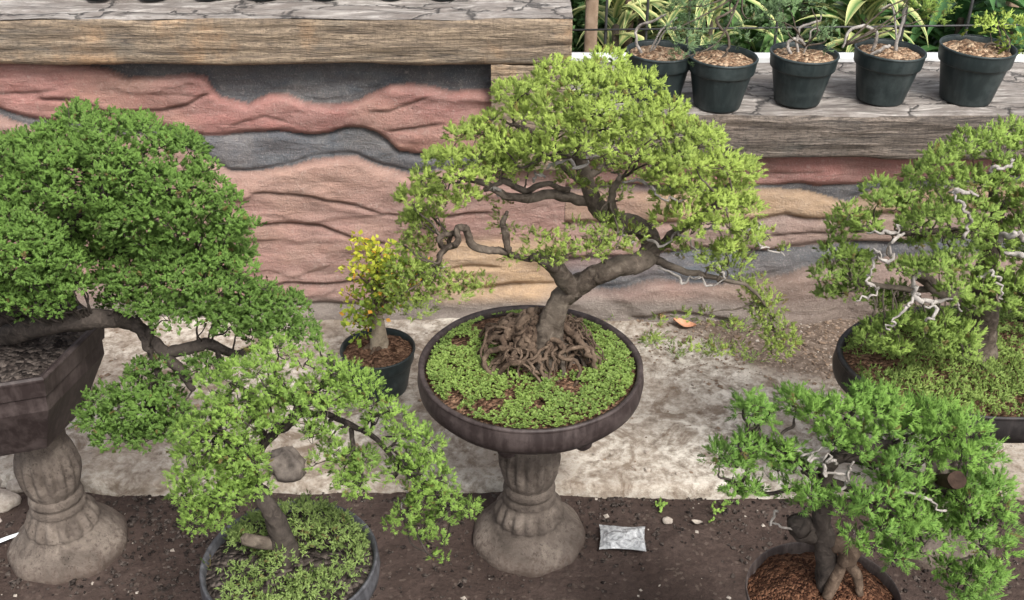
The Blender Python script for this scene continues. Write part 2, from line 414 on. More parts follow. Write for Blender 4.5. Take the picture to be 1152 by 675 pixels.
def make_tree(name, label, base, Yc, mats, trunk, branches, pads, style, dead=(), extra=None, twig_mat=None, seed=1, group=None, ddy=0.):
    random.seed(seed); global rng; rng = np.random.default_rng(seed)
    t = thing(name, base, label, 'bonsai tree', group)
    sk = []
    mb = MB(); p, r = px_path(trunk, Yc); p[0] = base
    tube(mb, p, r, 18, 8, .28, .006, None, .12, 3, .10); mb.build('trunk', mats[1], t)
    sk.append(catmull(p, 6))
    for b in branches:
        mb = MB(); p, r = px_path(b, Yc); tube(mb, p, r*.82, 11, 7, .25, .007, None, .15, 3, .12); mb.build('branch', mats[1], t)
        sk.append(catmull(p, 6))
    S = np.vstack(sk)
    fol, tw = MB(), MB()
    for pad in pads:
        poly, d, rr = pad['poly'], pad['d'], pad['r']
        cx = np.mean([a for a, b in poly]); cy = np.mean([b for a, b in poly])
        ex = max(abs(a-cx) for a, b in poly); ey = max(abs(b-cy) for a, b in poly)
        for layer in range(pad.get('layers', 2)):
            for (x, y) in poisson(poly, d*(style.get('gap', 1.06) if layer == 0 else 1.5)):
                if layer and random.random() < style.get('thin', 0): continue
                u = min(1, math.hypot((x-cx)/ex, (y-cy)/ey))
                dome = math.sqrt(1-u*u)
                dep = pad.get('dep', .15)
                dy = -dep*dome*random.uniform(.82, 1.05) if layer == 0 else dep*dome*random.uniform(.2, 1) if layer == 1 else -dep*dome*.45
                dy += pad.get('dy', 0)
                c = P(x, y, Yc+dy); s = scale_at(c)
                rad = rr*s*random.uniform(.65, 1.15)
                st = dict(style); st.update(pad.get('st', {}))
                tone = pad.get('tone', .5)+random.gauss(0, .19)
                clump(fol, c, rad, st, tone)
                if random.random() < pad.get('twig', .8):
                    dd = np.linalg.norm(S-c, axis=1)+random.random()*.05; k = int(np.argmin(dd)); a = S[k]
                    mid = a*.5+c*.5+rng.normal(0, .013, 3)-np.array([0, 0, .008])
                    end = c+np.array([0, 0, -rad*.2])
                    w = .0020+.0018*random.random()
                    tube(tw, [a, a*.7+mid*.3+rng.normal(0, .006, 3), mid, mid*.4+end*.6+rng.normal(0, .007, 3), end], [w, w*.9, w*.75, w*.55, w*.35], 6, 5, .2, .003)
                    for _ in range(pad.get('sub', 2)):
                        e2 = c+norm(rng.normal(size=3))*rad*.9
                        tube(tw, [end, (end+e2)/2+rng.normal(0, .008, 3), e2], [w*.45, w*.35, w*.2], 5, 4, 0, .004)
    fol.build('crown', mats[0], t)
    if tw.n: tag(tw.build('fine_branching', twig_mat or mats[1], t), kind='stuff')
    for b in dead:
        mb = MB(); p, r = px_path(b, Yc+ddy); tube(mb, p, r*.54, 8, 8, .5, .018, None, .3, 2, .25); mb.build('deadwood', M['dead'], t)
    if extra: extra(t)
    return t

# ================================================================ SETTING
def axis(breaks):
    """breaks: (coord, step) — dense where the step is small"""
    o = [breaks[0][0]]
    for (a, s), (b, s2) in zip(breaks[:-1], breaks[1:]):
        n = max(1, int((b-a)/s)); o += list(np.linspace(a, b, n+1)[1:])
    return np.array(o)
EDGE = PZ(576, 555, 0)[1]
xs = axis([(-150, 30), (-30, 6), (-3, .014), (2.6, 6), (30, 30), (150, 1)])
ys = axis([(-60, 12), (1.2, .014), (3.1, .4), (9, 8), (200, 1)])
X, Y = np.meshgrid(xs, ys, indexing='ij')
near = ((np.abs(X) < 3) & (Y > 1.1) & (Y < 3.2)).astype(float)
Z = near*(.018*fbm(X*4, Y*4, 0, 4)+.007*fbm(X*30, Y*30, 3, 3))-.004
m = MB(); m.add(np.stack([X, Y, Z], -1), grid_faces(len(xs), len(ys))); tag(m.build('ground', M['ground']), kind='structure')

# concrete slab in front of the wall
xs = axis([(-4.5, .013), (4.5, 1)])
edge = EDGE-.003*xs*4+.012*fbm(xs*3, 1, 0, 3)+.05*np.clip(-xs-1.25, 0, 1)
WALLY = 3.81
rows = [(-.012, -.03), (-.006, .012), (0, .026), (.006, .034), (.016, .037)]
yy = np.linspace(.03, WALLY+.25-EDGE, 95)
Yg, Zg = [], []
for o, z in rows: Yg.append(edge+o+.004*fbm(xs*25, z*50, 0, 2)); Zg.append(np.full_like(xs, z))
for o in yy: Yg.append(edge*(1-o/yy[-1])+(WALLY+.2)*(o/yy[-1])+.0*xs+.03*(1-o/yy[-1])); Zg.append(np.full_like(xs, .038))
Yg = np.array(Yg).T; Zg = np.array(Zg).T; Xg = np.repeat(xs[:, None], Yg.shape[1], 1)
PX, PY = proj(Xg, Yg, Zg)
def sstep(a, b, x): t = np.clip((x-a)/(b-a), 0, 1); return t*t*(3-2*t)
Zg = Zg+(.008*fbm(Xg*5, Yg*5, 1, 4)+.003*fbm(Xg*35, Yg*35, 2, 2))*(Zg > .03)
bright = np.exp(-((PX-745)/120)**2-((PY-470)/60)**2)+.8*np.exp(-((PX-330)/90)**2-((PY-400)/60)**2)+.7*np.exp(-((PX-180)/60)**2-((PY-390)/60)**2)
dirt_tone = sstep(420, 335, PY)*sstep(700, 780, PX)*.65+sstep(790, 880, PX)*sstep(450, 375, PY)*.75+.4*sstep(365, 335, PY)
dirt_tone += .45*sstep(600, 540, np.abs(PX-620)*6+PY*.3)*sstep(520, 480, PY)*.4
dirt_tone += .20*sstep(700, 1000, PX)
dirt_tone += .35*np.exp(-((PX-600)/90)**2-((PY-520)/26)**2)  # browner, darker oval on the slab below the round bowl
dirt_tone += .3*sstep(150, 60, PX)*sstep(560, 500, PY)
dirt_tone -= .45*bright
dirt_tone += .28*fbm(Xg*2.3, Yg*2.3, 5, 3)+.15
m = MB(); m.add(np.stack([Xg, Yg, Zg], -1), grid_faces(*Yg.shape), np.stack([dirt_tone]*3, -1).reshape(-1, 3))
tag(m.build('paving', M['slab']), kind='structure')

# ---------------------------------------------------------------- walls
XL0 = -3.2; XP = P(553, 90, 3.8)[0]; XE = P(643, 50, 3.74)[0]; XR1 = 3.6
ZLB, ZLT = P(300, 73, 3.72)[2], P(300, 22, 3.72)[2]
ZRB, ZRT = P(900, 180, 3.72)[2], P(900, 131, 3.72)[2]
ZPB = P(600, 192, 3.73)[2]
def cv(pts): a = np.array(pts, float); return lambda x: np.interp(x, a[:, 0], a[:, 1])
DARK = np.array([.095, .105, .118]); PINK = np.array([.40, .195, .17]); SAL = np.array([.37, .225, .19]); TAN = np.array([.43, .30, .19]); MAUVE = np.array([.28, .20, .17]); GREY = np.array([.24, .205, .18]); RED = np.array([.33, .145, .13])
def strata_face(x0, x1, z0, z1, curves, cols, bulges, cracks, name, parent, post=None):
    xs = np.linspace(x0, x1, int((x1-x0)/.006)); zs = np.linspace(z0, z1, int((z1-z0)/.006))
    Xw, Zw = np.meshgrid(xs, zs, indexing='ij'); PX, PY = proj(Xw, WALLY+0*Xw, Zw)
    wx = PX+3*fbm(Xw*9, Zw*9, 1, 2); wy = PY+3.0*fbm(Xw*7, Zw*12, 7, 2)
    cs_ = [c(wx) for c in curves]
    ids = np.zeros(Xw.shape, int)
    for k, c in enumerate(cs_): ids = np.where(wy > c, k+1, ids)
    tops = np.stack([np.full(Xw.shape, 60.)]+cs_); bots = np.stack(cs_+[np.full(Xw.shape, 400.)])
    I = ids[None]
    tp = np.take_along_axis(tops, I, 0)[0]; bt = np.take_along_axis(bots, I, 0)[0]
    tt = np.clip((wy-tp)/np.maximum(bt-tp, 1), 0, 1)
    dist = np.minimum(wy-tp, bt-wy)
    B = np.array(bulges)[ids]
    out = B[..., 0]+B[..., 1]*np.minimum(1, np.maximum(dist, 0)/7)**.5
    big = fbm(Xw*2.6+ids*5, Zw*7+ids, 3, 4)
    out = out+.026*big+.011*fbm(Xw*8, Zw*18, 9, 3)+.003*fbm(Xw*45, Zw*60, 5, 3)
    # sloping ledges, as trowelled into the render
    ph = wy/27+1.6*fbm(Xw*1.3, Zw*2.2, 4, 3)+.5*fbm(Xw*6, Zw*9, 8, 3)+ids*.37
    fr = ph-np.floor(ph)
    rock = B[..., 2]
    lm = .8*sstep(.14, .34, fbm(Xw*2.1+ids*3, Zw*4.5, 12, 3))
    out += rock*lm*.013*(fr**1.5)*(1-sstep(.9, 1, fr))
    C = np.array(cols)[ids].astype(float)
    k2 = fbm(Xw*3+4, Zw*6, 6, 4)[..., None]
    C = C*(1+.35*k2)
    C = C+(rock*.5)[..., None]*np.clip(fbm(Xw*2.2, Zw*5, 11, 3), 0, 1)[..., None]*(RED-C)
    C = C+(rock*.55)[..., None]*np.clip(fbm(Xw*2.2+9, Zw*5, 17, 3), 0, 1)[..., None]*(TAN*1.15-C)
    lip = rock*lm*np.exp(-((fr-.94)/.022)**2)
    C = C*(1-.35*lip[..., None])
    for pts, w, dep in cracks:
        c = cv(pts); xa, xb = pts[0][0], pts[-1][0]
        m_ = sstep(xa, xa+14, wx)*sstep(xb, xb-14, wx)
        g = np.exp(-((wy-c(wx))/w)**2)*m_; out -= dep*g; C = C*(1-.5*g[..., None])
        out += dep*.4*sstep(-22, 0, wy-c(wx))*(wy < c(wx))*m_
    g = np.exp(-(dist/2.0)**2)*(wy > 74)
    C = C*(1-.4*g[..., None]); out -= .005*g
    if post: out, C = post(PX, PY, Xw, Zw, out, C)
    for _ in range(2):
        q = np.pad(out, 1, mode='edge'); out = (q[1:-1, 1:-1]*2+q[:-2, 1:-1]+q[2:, 1:-1]+q[1:-1, :-2]+q[1:-1, 2:])/6
    m = MB(); m.add(np.stack([Xw, WALLY-out, Zw], -1), grid_faces(len(xs), len(zs)), np.clip(C, .02, .9).reshape(-1, 3))
    return m.build(name, M['rock'], parent)

wl = thing('relief_wall', (-1.4, WALLY, 0), 'taller wall painted as pink and charcoal rock layers under a brown carved beam', 'wall')
C0 = cv([(-400, 60), (60, 66), (123, 77), (143, 86), (172, 86), (215, 83), (232, 86), (240, 99), (249, 107), (281, 115), (304, 106), (322, 105), (344, 115), (373, 117), (403, 112), (438, 96), (462, 93), (485, 96), (509, 102), (553, 100), (700, 100)])
C1 = cv([(-400, 128), (0, 122), (40, 134), (100, 140), (172, 141), (195, 143), (218, 150), (252, 152), (287, 148), (320, 147), (350, 152), (370, 148), (388, 142), (408, 142), (423, 148), (438, 159), (450, 170), (479, 174), (560, 172), (700, 170)])
C2 = cv([(-400, 140), (0, 128), (40, 142), (100, 150), (172, 152), (242, 179), (262, 189), (302, 190), (327, 186), (353, 179), (380, 174), (400, 174), (430, 186), (465, 194), (520, 188), (560, 178), (700, 175)])
C3 = cv([(-400, 300), (0, 300), (300, 335), (470, 335), (500, 322), (560, 318), (700, 315)])
crL = [([(40, 108), (95, 113), (120, 123), (160, 123), (186, 122), (212, 115), (226, 106), (242, 101)], 1.7, .022),
       ([(408, 122), (438, 122), (459, 115), (488, 104)], 1.5, .014), ([(432, 144), (468, 142), (506, 136)], 1.6, .018),
       ([(255, 140), (275, 132), (300, 128), (330, 136)], 1.2, .010), ([(170, 104), (200, 103), (228, 104)], 1.2, .010),
       ([(280, 212), (350, 216), (400, 227), (430, 236), (470, 238), (560, 236)], 1.6, .018),
       ([(270, 256), (292, 249), (327, 247), (363, 249), (400, 262), (440, 272)], 1.8, .022), 
       ([(290, 320), (325, 314), (400, 312), (470, 316)], 2.2, .024), ([(500, 297), (530, 293), (570, 294)], 2, .02),
       ([(-60, 150), (28, 150), (60, 142), (100, 130)], 2.0, .02), ([(-60, 100), (30, 103), (70, 98)], 1.3, .01)]
def postL(PX, PY, Xw, Zw, out, C):
    t = (sstep(470, 510, PX)*sstep(255, 275, PY))[..., None]; C = C*(1-t)+(TAN*1.15+.1*fbm(Xw*6, Zw*14, 2, 3)[..., None]*TAN)*t
    t = sstep(322, 336, PY+6*fbm(Xw*5, Zw*5, 1, 2))[..., None]; C = C*(1-t)+GREY*(1+.4*fbm(Xw*8, Zw*8, 3, 3)[..., None])*t
    out = out+.05*sstep(.22, .0, Zw)
    return out, C
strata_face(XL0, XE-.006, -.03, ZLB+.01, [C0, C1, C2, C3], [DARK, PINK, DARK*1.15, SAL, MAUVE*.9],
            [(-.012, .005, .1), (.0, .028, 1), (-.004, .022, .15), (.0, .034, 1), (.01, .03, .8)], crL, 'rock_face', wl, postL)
wr = thing('relief_wall', (1.8, WALLY, 0), 'lower wall painted as pink and tan rock layers, carrying five black pots', 'wall')
D0 = cv([(500, 214), (740, 208), (830, 209), (870, 208), (900, 205), (915, 209), (940, 208), (1000, 203), (1200, 195)])
D1 = cv([(500, 222), (830, 212), (870, 211), (900, 213), (930, 220), (955, 224), (985, 212), (1200, 205)])
D2 = cv([(500, 252), (840, 246), (880, 240), (920, 244), (960, 240), (1200, 235)])
D3 = cv([(500, 292), (740, 282), (800, 276), (850, 280), (905, 276), (960, 270), (1200, 262)])
D4 = cv([(500, 332), (680, 318), (740, 306), (800, 312), (850, 308), (905, 294), (950, 286), (1200, 280)])
def postR(PX, PY, Xw, Zw, out, C):
    out = out+.10*sstep(.42, .0, Zw)*(.6+.8*(fbm(Xw*3, Zw*3, 4, 3)+.3))
    t = (sstep(742, 700, PX)*sstep(215, 200, PY+0*PX)*0)[..., None]
    t = sstep(760, 700, PX)[..., None]*sstep(310, 290, PY)[..., None]*.55; C = C*(1-t)+SAL*.9*t
    t = sstep(316, 330, PY)[..., None]; C = C*(1-t)+GREY*(1+.5*fbm(Xw*7, Zw*9, 3, 4)[..., None])*t
    t = (sstep(800, 870, PX)*sstep(285, 325, PY)*.7)[..., None]; C = C*(1-t)+np.array([.17, .125, .10])*t
    return out, C
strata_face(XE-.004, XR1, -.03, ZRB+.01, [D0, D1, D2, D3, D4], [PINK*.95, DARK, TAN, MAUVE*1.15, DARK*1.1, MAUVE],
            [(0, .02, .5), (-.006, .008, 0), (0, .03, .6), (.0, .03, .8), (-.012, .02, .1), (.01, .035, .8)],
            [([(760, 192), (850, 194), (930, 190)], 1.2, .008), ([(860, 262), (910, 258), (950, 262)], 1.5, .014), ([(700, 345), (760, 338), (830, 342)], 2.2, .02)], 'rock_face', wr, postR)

def extrude(name, mat, parent, x0, x1, prof, amp, vertical=False, step=.010, seed=0., edge_amp=.008):
    """a carved beam: profile in (Y, z) run along x, displaced as trowelled grain"""
    q = []
    for (a, b), (c, d) in zip(prof[:-1], prof[1:]):
        n = max(1, int(math.hypot(c-a, d-b)/step))
        for t in np.linspace(0, 1, n, endpoint=False): q.append((a+(c-a)*t, b+(d-b)*t))
    q.append(prof[-1]); q = np.array(q)
    tn = norm(np.gradient(q, axis=0)); nn = np.stack([tn[:, 1]*-1, tn[:, 0]], 1)*-1
    s = np.concatenate([[0], np.cumsum(np.linalg.norm(np.diff(q, axis=0), axis=1))])
    xs = np.linspace(x0, x1, max(2, int((x1-x0)/step)+1))
    Xb, S = np.meshgrid(xs, s, indexing='ij')
    if vertical: d = amp*fbm(Xb*28+seed, S*7, seed, 4)
    else: d = amp*(fbm(Xb*5+seed, S*45, seed, 4)+.6*fbm(Xb*2, S*6, seed+3, 3))
    Yb = q[None, :, 0]+nn[None, :, 0]*d; Zb = q[None, :, 1]+nn[None, :, 1]*d
    m = MB(); m.add(np.stack([Xb, Yb, Zb], -1), grid_faces(len(xs), len(s)))
    n = len(s)
    for k, off in ((0, 0), (1, (len(xs)-1)*n)):
        idx = np.arange(n)+off
        cen = np.array([[xs[0] if k == 0 else xs[-1], q[:, 0].mean(), q[:, 1].mean()]])
        ring = np.stack([Xb, Yb, Zb], -1).reshape(-1, 3)[idx]
        vv = np.vstack([ring, cen]); f = np.array([[i, i+1, n] for i in range(n-1)])
        m.add(vv, f if k else f[:, ::-1])
    return m.build(name, mat, parent)
YB = 3.72
extrude('carved_beam', M['wood_l'], wl, XL0, XE, [(3.95, ZLB), (YB+.012, ZLB), (YB, ZLB+.012), (YB, ZLT-.014), (YB+.014, ZLT-.003)], .013)
extrude('coping', M['top'], wl, XL0, XE+.002, [(YB+.010, ZLT-.004), (YB+.03, ZLT), (4.55, ZLT+.004), (4.56, .2)], .010, seed=4.)
extrude('pier', M['wood_l'], wl, XP, XE-.003, [(4.5, ZLB-.004), (YB+.004, ZLB-.004), (YB+.006, ZPB), (3.95, ZPB-.004)], .008, True, seed=9.)
ZL2 = ZRT
extrude('carved_beam', M['wood_r'], wr, XE+.004, XR1, [(3.95, ZRB), (YB+.012, ZRB), (YB, ZRB+.012), (YB, ZRT-.014), (YB+.014, ZRT-.003)], .015, seed=21.)
extrude('coping', M['top'], wr, XE+.004, XR1, [(YB+.010, ZRT-.004), (YB+.03, ZRT), (4.31, ZRT+.002), (4.32, 0)], .012, seed=14.)
extrude('back_ledge', M['pvc'], wr, XE+.006, XR1, [(4.325, .3), (4.327, ZRT+.016), (4.37, ZRT+.018), (4.375, .3)], .001, seed=14.)

# ================================================================ PEDESTALS AND POTS
PT = .50
def ped_mod(th, r, z):
    fl = np.abs(np.cos(8*th)); a = np.exp(-((z-.295)/.052)**2)*.20+np.exp(-((z-.115)/.026)**2)*.16
    r = r*(1+a*(fl-.75))
    r = r*(1+.018*np.cos(9*th+.5)*sstep(.08, .0, z)+.02*fbm(np.cos(th)*2+z*4, np.sin(th)*2, 3, 3))
    return r, z
def make_pedestal(loc, label):
    t = thing('pedestal', loc, label, 'pedestal', 'cast concrete baluster pedestals')
    m = MB(); lathe(m, [(.0, PT), (.085, PT), (.082, .47), (.076, .455), (.070, .42), (.068, .385), (.074, .372), (.082, .345), (.087, .305), (.085, .27), (.078, .238), (.069, .215), (.068, .21)], 96, mod=ped_mod); m.build('shaft', M['ped'], t, origin=(0, 0, 0))
    m = MB(); lathe(m, [(.067, .215), (.075, .205), (.078, .190), (.072, .178), (.078, .170), (.080, .160), (.078, .150), (.092, .13), (.102, .108), (.104, .092), (.102, .084), (.120, .062), (.142, .042), (.163, .024), (.171, .010), (.172, -.02)], 96, mod=ped_mod); m.build('base', M['ped'], t, origin=(0, 0, 0))
    return t
CB = PZ(597, 409, .63); CB[2] = 0
ped = make_pedestal((CB[0], CB[1], 0), 'grey concrete baluster pedestal standing centrally under the round brown bowl')
LB = PZ(78, 611, 0)
RB = PZ(1105, 405, .63)
FLB = PZ(326, 630, .60); FRB = PZ(926, 668, .62)
dup(ped, (LB[0], LB[1], 0), 'grey concrete baluster pedestal at the left, under the dark hexagonal pot')
dup(ped, (RB[0], RB[1], 0), 'concrete pedestal hidden under the black oval bowl at the right')
dup(ped, (FLB[0], FLB[1], 0), 'concrete pedestal below the frame, under the shallow grey dish')
dup(ped, (FRB[0], FRB[1], 0), 'concrete pedestal below the frame, under the pot of red soil')

def mound(m, rx, ry, z, h, cen, seg=40, rings=14, amp=.006):
    v = []
    for i in range(rings+1):
        q = i/rings
        for k in range(seg):
            a = 2*math.pi*k/seg; v.append((q*rx*math.cos(a), q*ry*math.sin(a), z+h*(1-q*q)))
    v = np.array(v); v[:, 2] += amp*fbm(v[:, 0]*40+cen[0]*9, v[:, 1]*40, cen[1]*7, 3)
    v += np.array([cen[0], cen[1], 0])
    f = [(i*seg+k, i*seg+(k+1) % seg, (i+1)*seg+(k+1) % seg, (i+1)*seg+k) for i in range(rings) for k in range(seg)]
    m.add(v, np.array(f)[:, ::-1])
def bowl(name, label, cen, R0, sx, sy, z0, z1, mat, soil, seg=72, rot=0., lip=.02, foot=True, taper=.62, straight=False, soilh=.012):
    t = thing(name, (cen[0], cen[1], z0), label, 'plant pot')
    h = z1-z0; m = MB(); ins = []
    if straight: pr = [(.10, z0), (R0*taper, z0), (R0*taper*1.04, z0+.01), (R0*.93, z0+h*.62), (R0*.94, z0+h*.78), (R0*.965, z0+h*.80), (R0*.99, z1-.012), (R0, z1-.004)]
    else: pr = [(.09, z0), (R0*.66, z0+.004), (R0*.80, z0+h*.16), (R0*.93, z0+h*.32), (R0*1.0, z0+h*.52), (R0*1.012, z0+h*.72), (R0*.995, z1-.006)]
    md = lambda th, r, z: (r*(1+.006*fbm(np.cos(th)*5, np.sin(th)*5, z*20, 3)), z+.002*fbm(np.cos(th)*3, np.sin(th)*3, 1, 2))
    lathe(m, pr, seg, sx=sx, sy=sy, cen=(cen[0], cen[1], 0), ang0=rot, mod=md, sub=2); wall_ = m.build('bowl', mat, t, smooth=seg > 8)
    m = MB(); lathe(m, [(pr[-1][0], pr[-1][1]-.001), (R0*1.0, z1), (R0-lip*.3, z1+.005), (R0-lip, z1), (R0-lip-.004, z1-.05)], seg, sx=sx, sy=sy, cen=(cen[0], cen[1], 0), ang0=rot, mod=md, sub=2)
    m.build('rim', mat, wall_, smooth=seg > 8)
    m = MB(); mound(m, (R0-lip)*sx*(.99 if seg > 8 else .97), (R0-lip)*sy*(.99 if seg > 8 else .97), z1-.02, soilh+.012, cen, amp=.006+.35*soilh*(soilh > .02), rings=30, seg=seg if seg > 8 else 6*6)
    if seg > 8: m.build('soil', soil, t)
    else:
        m = MB(); k = 6; v = []
        g = np.linspace(0, 1, 16)
        for q in g:
            for j in range(36):
                a = 2*math.pi*j/36+rot; rr = (R0-lip)*math.cos(math.pi/k)/math.cos(((2*math.pi*j/36) % (2*math.pi/k))-math.pi/k)*q
                v.append((cen[0]+rr*math.cos(a), cen[1]+rr*math.sin(a), z1-.022+.03*(1-q*q)))
        v = np.array(v); v[:, 2] += .012*fbm(v[:, 0]*35, v[:, 1]*35, 2, 3)
        f = [(i*36+j, (i+1)*36+j, (i+1)*36+(j+1) % 36, i*36+(j+1) % 36) for i in range(15) for j in range(36)]
        m.add(v, np.array(f)); m.build('soil', soil, t)
    if foot:
        for a in (R(255), R(285+18), R(195), R(345), R(75), R(120)):
            m = MB(); lathe(m, [(.0, -.014), (.016, -.013), (.026, -.002), (.030, .02), (.0, .03)], 14, cen=(cen[0]+math.cos(a)*R0*.80*sx, cen[1]+math.sin(a)*R0*.80*sy, z0+h*.12), sub=2); m.build('foot', mat, t)
    return t
bowl('bonsai_bowl', 'round dark brown bowl holding the middle bonsai, carpeted with small leaves', CB, .310, 1, 1, PT, .63, M['bowl'], M['soil_brown'], lip=.016)
bowl('bonsai_bowl', 'wide black oval bowl under the bonsai at the right edge', RB, .40, 1.0, .70, PT, .635, M['bowl_black'], M['soil_brown'], foot=False, lip=.018)
bowl('hexagonal_pot', 'deep dark hexagonal pot on the left pedestal, filled with dark soil', (LB[0]-.03, LB[1]-.05), .285, 1, 1, PT, .775, M['bowl'], M['soil_dark'], seg=6, rot=R(17), foot=False, straight=True, lip=.022)
bowl('bonsai_dish', 'shallow round dish with a grey plastic rim in the left foreground', FLB, .195, 1, 1, PT, .60, M['grey_rim'], M['soil_dark'], foot=False, lip=.010, taper=.85)
bowl('bonsai_pot', 'thin walled brown pot of crumbly red soil in the right foreground', FRB, .162, 1, .95, PT, .62, M['bag_pot'], M['soil_red'], foot=False, lip=.004, taper=.85, straight=True, soilh=.045)

# ground cover carpets in the bowls
def carpet(name, label, cen, rx, ry, z, n, mat, holes=(), size=.010, h=.018, style='leaf', tone=.5, seed=3):
    global rng; rng = np.random.default_rng(seed)
    a = rng.uniform(0, 2*math.pi, n); q = np.sqrt(rng.uniform(0, 1, n))*.985
    x, y = cen[0]+np.cos(a)*q*rx, cen[1]+np.sin(a)*q*ry
    den = fbm(x*14, y*14, seed, 3)+.24
    keep = den+rng.uniform(-.15, .15, n) > 0
    for hx, hy, hr in holes: keep &= (x-hx)**2+(y-hy)**2 > (hr*rng.uniform(.75, 1.25, n))**2
    x, y, q = x[keep], y[keep], q[keep]; n = len(x)
    hh = h*(.35+.9*(fbm(x*18, y*18, seed+4, 3)+.5))*np.minimum(1, (1.02-q)*8)
    zz = z+.010*(1-q*q)+hh
    m = MB()
    tn = tone+.5*fbm(x*9, y*9, seed+2, 3)+rng.normal(0, .15, n)
    if style == 'leaf':
        d = norm(np.stack([rng.normal(0, .6, n), rng.normal(0, .6, n)-.1, np.ones(n)], -1))
        # small rounded leaves, five to a sprig
        K = 5; c = np.repeat(np.stack([x, y, zz], -1), K, 0); N = n*K
        ax = norm(np.stack([rng.normal(0, 1, N), rng.normal(0, 1, N), rng.uniform(-.1, .9, N)], -1))
        sd = norm(np.cross(ax, np.stack([rng.normal(0, .3, N), rng.normal(0, .3, N), np.ones(N)], -1)))
        L = size*rng.uniform(.6, 1.25, (N, 1)); W = L*.42
        nz = np.cross(sd, ax)
        v = np.stack([c, c+ax*L*.35+sd*W+nz*L*.08, c+ax*L*.75+sd*W*.8+nz*L*.05, c+ax*L, c+ax*L*.75-sd*W*.8+nz*L*.05, c+ax*L*.35-sd*W+nz*L*.08], 1).reshape(-1, 3)
        b = np.arange(N)[:, None]*6
        f = np.concatenate([b+np.array([0, 1, 2, 3]), b+np.array([0, 3, 4, 5])])
        t = np.repeat(tn, K)+rng.normal(0, .12, N); col = np.zeros((N, 6, 3)); col[..., 0] = np.clip(t, 0, 1)[:, None]; col[:, 2:5, 1] = .5
        col[..., 2] = (rng.random(N) < .05)[:, None]*.7
        m.add(v, f, col.reshape(-1, 3))
    else:
        d = np.stack([rng.normal(0, .8, n), rng.normal(0, .8, n)-.2, np.ones(n)*.8], -1)
        tufts(m, np.stack([x, y, zz-.006], -1), d, 7, size*1.9, size*.36, .8, tn, .03)
    return tag(m.build(name, mat, origin=(cen[0], cen[1], z), smooth=style != 'leaf'), label, 'ground cover', kind='stuff')
carpet('ground_cover', 'carpet of tiny round green leaves in the round brown bowl', CB, .288, .288, .622, 7600, M['cover'], [(CB[0]+.035, CB[1]+.04, .135), (CB[0]+.10, CB[1]-.12, .035), (CB[0]-.09, CB[1]+.19, .08), (CB[0]+.02, CB[1]-.2, .02), (CB[0]-.2, CB[1]+.1, .03)], .0070, .015, tone=.45)
carpet('ground_cover', 'thick feathery green carpet in the black oval bowl at the right', RB, .376, .262, .628, 5200, M['cover'], [], .010, .028, 'spike', .6, 5)
carpet('ground_cover', 'pale feathery green carpet in the grey rimmed front dish', FLB, .178, .178, .592, 1700, M['cover_pale'], [(FLB[0]-.0, FLB[1], .028)], .010, .045, 'spike', .45, 8)

# black nursery pots
def npot(name, label, loc, rt, rb, h, soil, group=None, tilt=0):
    t = thing(name, loc, label, 'plant pot', group)
    m = MB(); lathe(m, [(.0, .0), (rb*.8, 0.002), (rb*.97, 0), (rb, .008), (rb+(rt-rb)*.60, h*.66), (rb+(rt-rb)*.64, h*.70), (rt*.955, h*.72), (rt*.965, h*.74), (rt, h-.006), (rt, h), (rt-.004, h+.001), (rt-.007, h-.004), (rt-.012, h-.03)], 48, sub=2); wall_ = m.build('pot_wall', M['plastic'], t, origin=(0, 0, 0))
    m = MB(); lathe(m, [(rt+.001, h-.005), (rt+.003, h-.002), (rt+.001, h+.003), (rt-.004, h+.003)], 48, sub=2); m.build('rim', M['plastic'], wall_, origin=(0, 0, 0))
    m = MB(); mound(m, rt-.009, rt-.009, h-.018, .018, (0, 0), amp=.012); m.build('soil', soil, t, origin=(0, 0, 0))
    t.rotation_euler = (0, tilt, random.random()*6 if tilt == 0 else 0)
    return t
G = 'black nursery pots in a row on the right wall'
desc = ['black pot farthest left on the right wall, half hidden behind the middle bonsai crown', 'black pot second from the left on the right wall, wispy grey green plant in it',
        'black pot in the middle of the right wall row, white driftwood stem in it', 'black pot second from the right on the wall, hooped bare stem in it',
        'largest black pot at the right end of the wall, grey dust smear on its side']
RP = []
for i, (px, by, hw) in enumerate([(738, 112, 38), (806, 119, 39), (896, 114, 38), (989, 112, 39), (1085, 112, 41.5)]):
    p = PZ(px, by, ZRT); s = scale_at(p+np.array([0, 0, .17])); rt = hw*s
    npot('nursery_pot', desc[i], (p[0], p[1], ZRT+.004), rt, rt*.69, rt*1.48, M['soil_bark'], G, tilt=[.02, .03, .03, .05, .04][i]); RP.append((p, rt))
G2 = 'small black pots along the left wall top'
for i, px in enumerate([114, 173, 237, 297, 368, 441, 499]):
    p = PZ(px, -1.5, ZLT)
    w = ['leftmost small black pot on the tall wall', 'small black pot second from left on the tall wall', 'small black pot third from left on the tall wall', 'small black pot at the middle of the row on the tall wall',
         'small black pot third from right on the tall wall', 'small black pot second from right on the tall wall', 'rightmost small black pot on the tall wall'][i]
    npot('nursery_pot', w+', base visible', (p[0], p[1], ZLT+.008), .078, .055, .125, M['soil_bark'], G2)
SP = PZ(428, 434, .045)
npot('nursery_pot', 'dark plastic pot of a yellow shrub, on the concrete beside the round bowl', (SP[0], SP[1], .042), .130, .098, .165, M['soil_brown'])

# ================================================================ TREES
def poly(*a): return [(a[i], a[i+1]) for i in range(0, len(a), 2)]
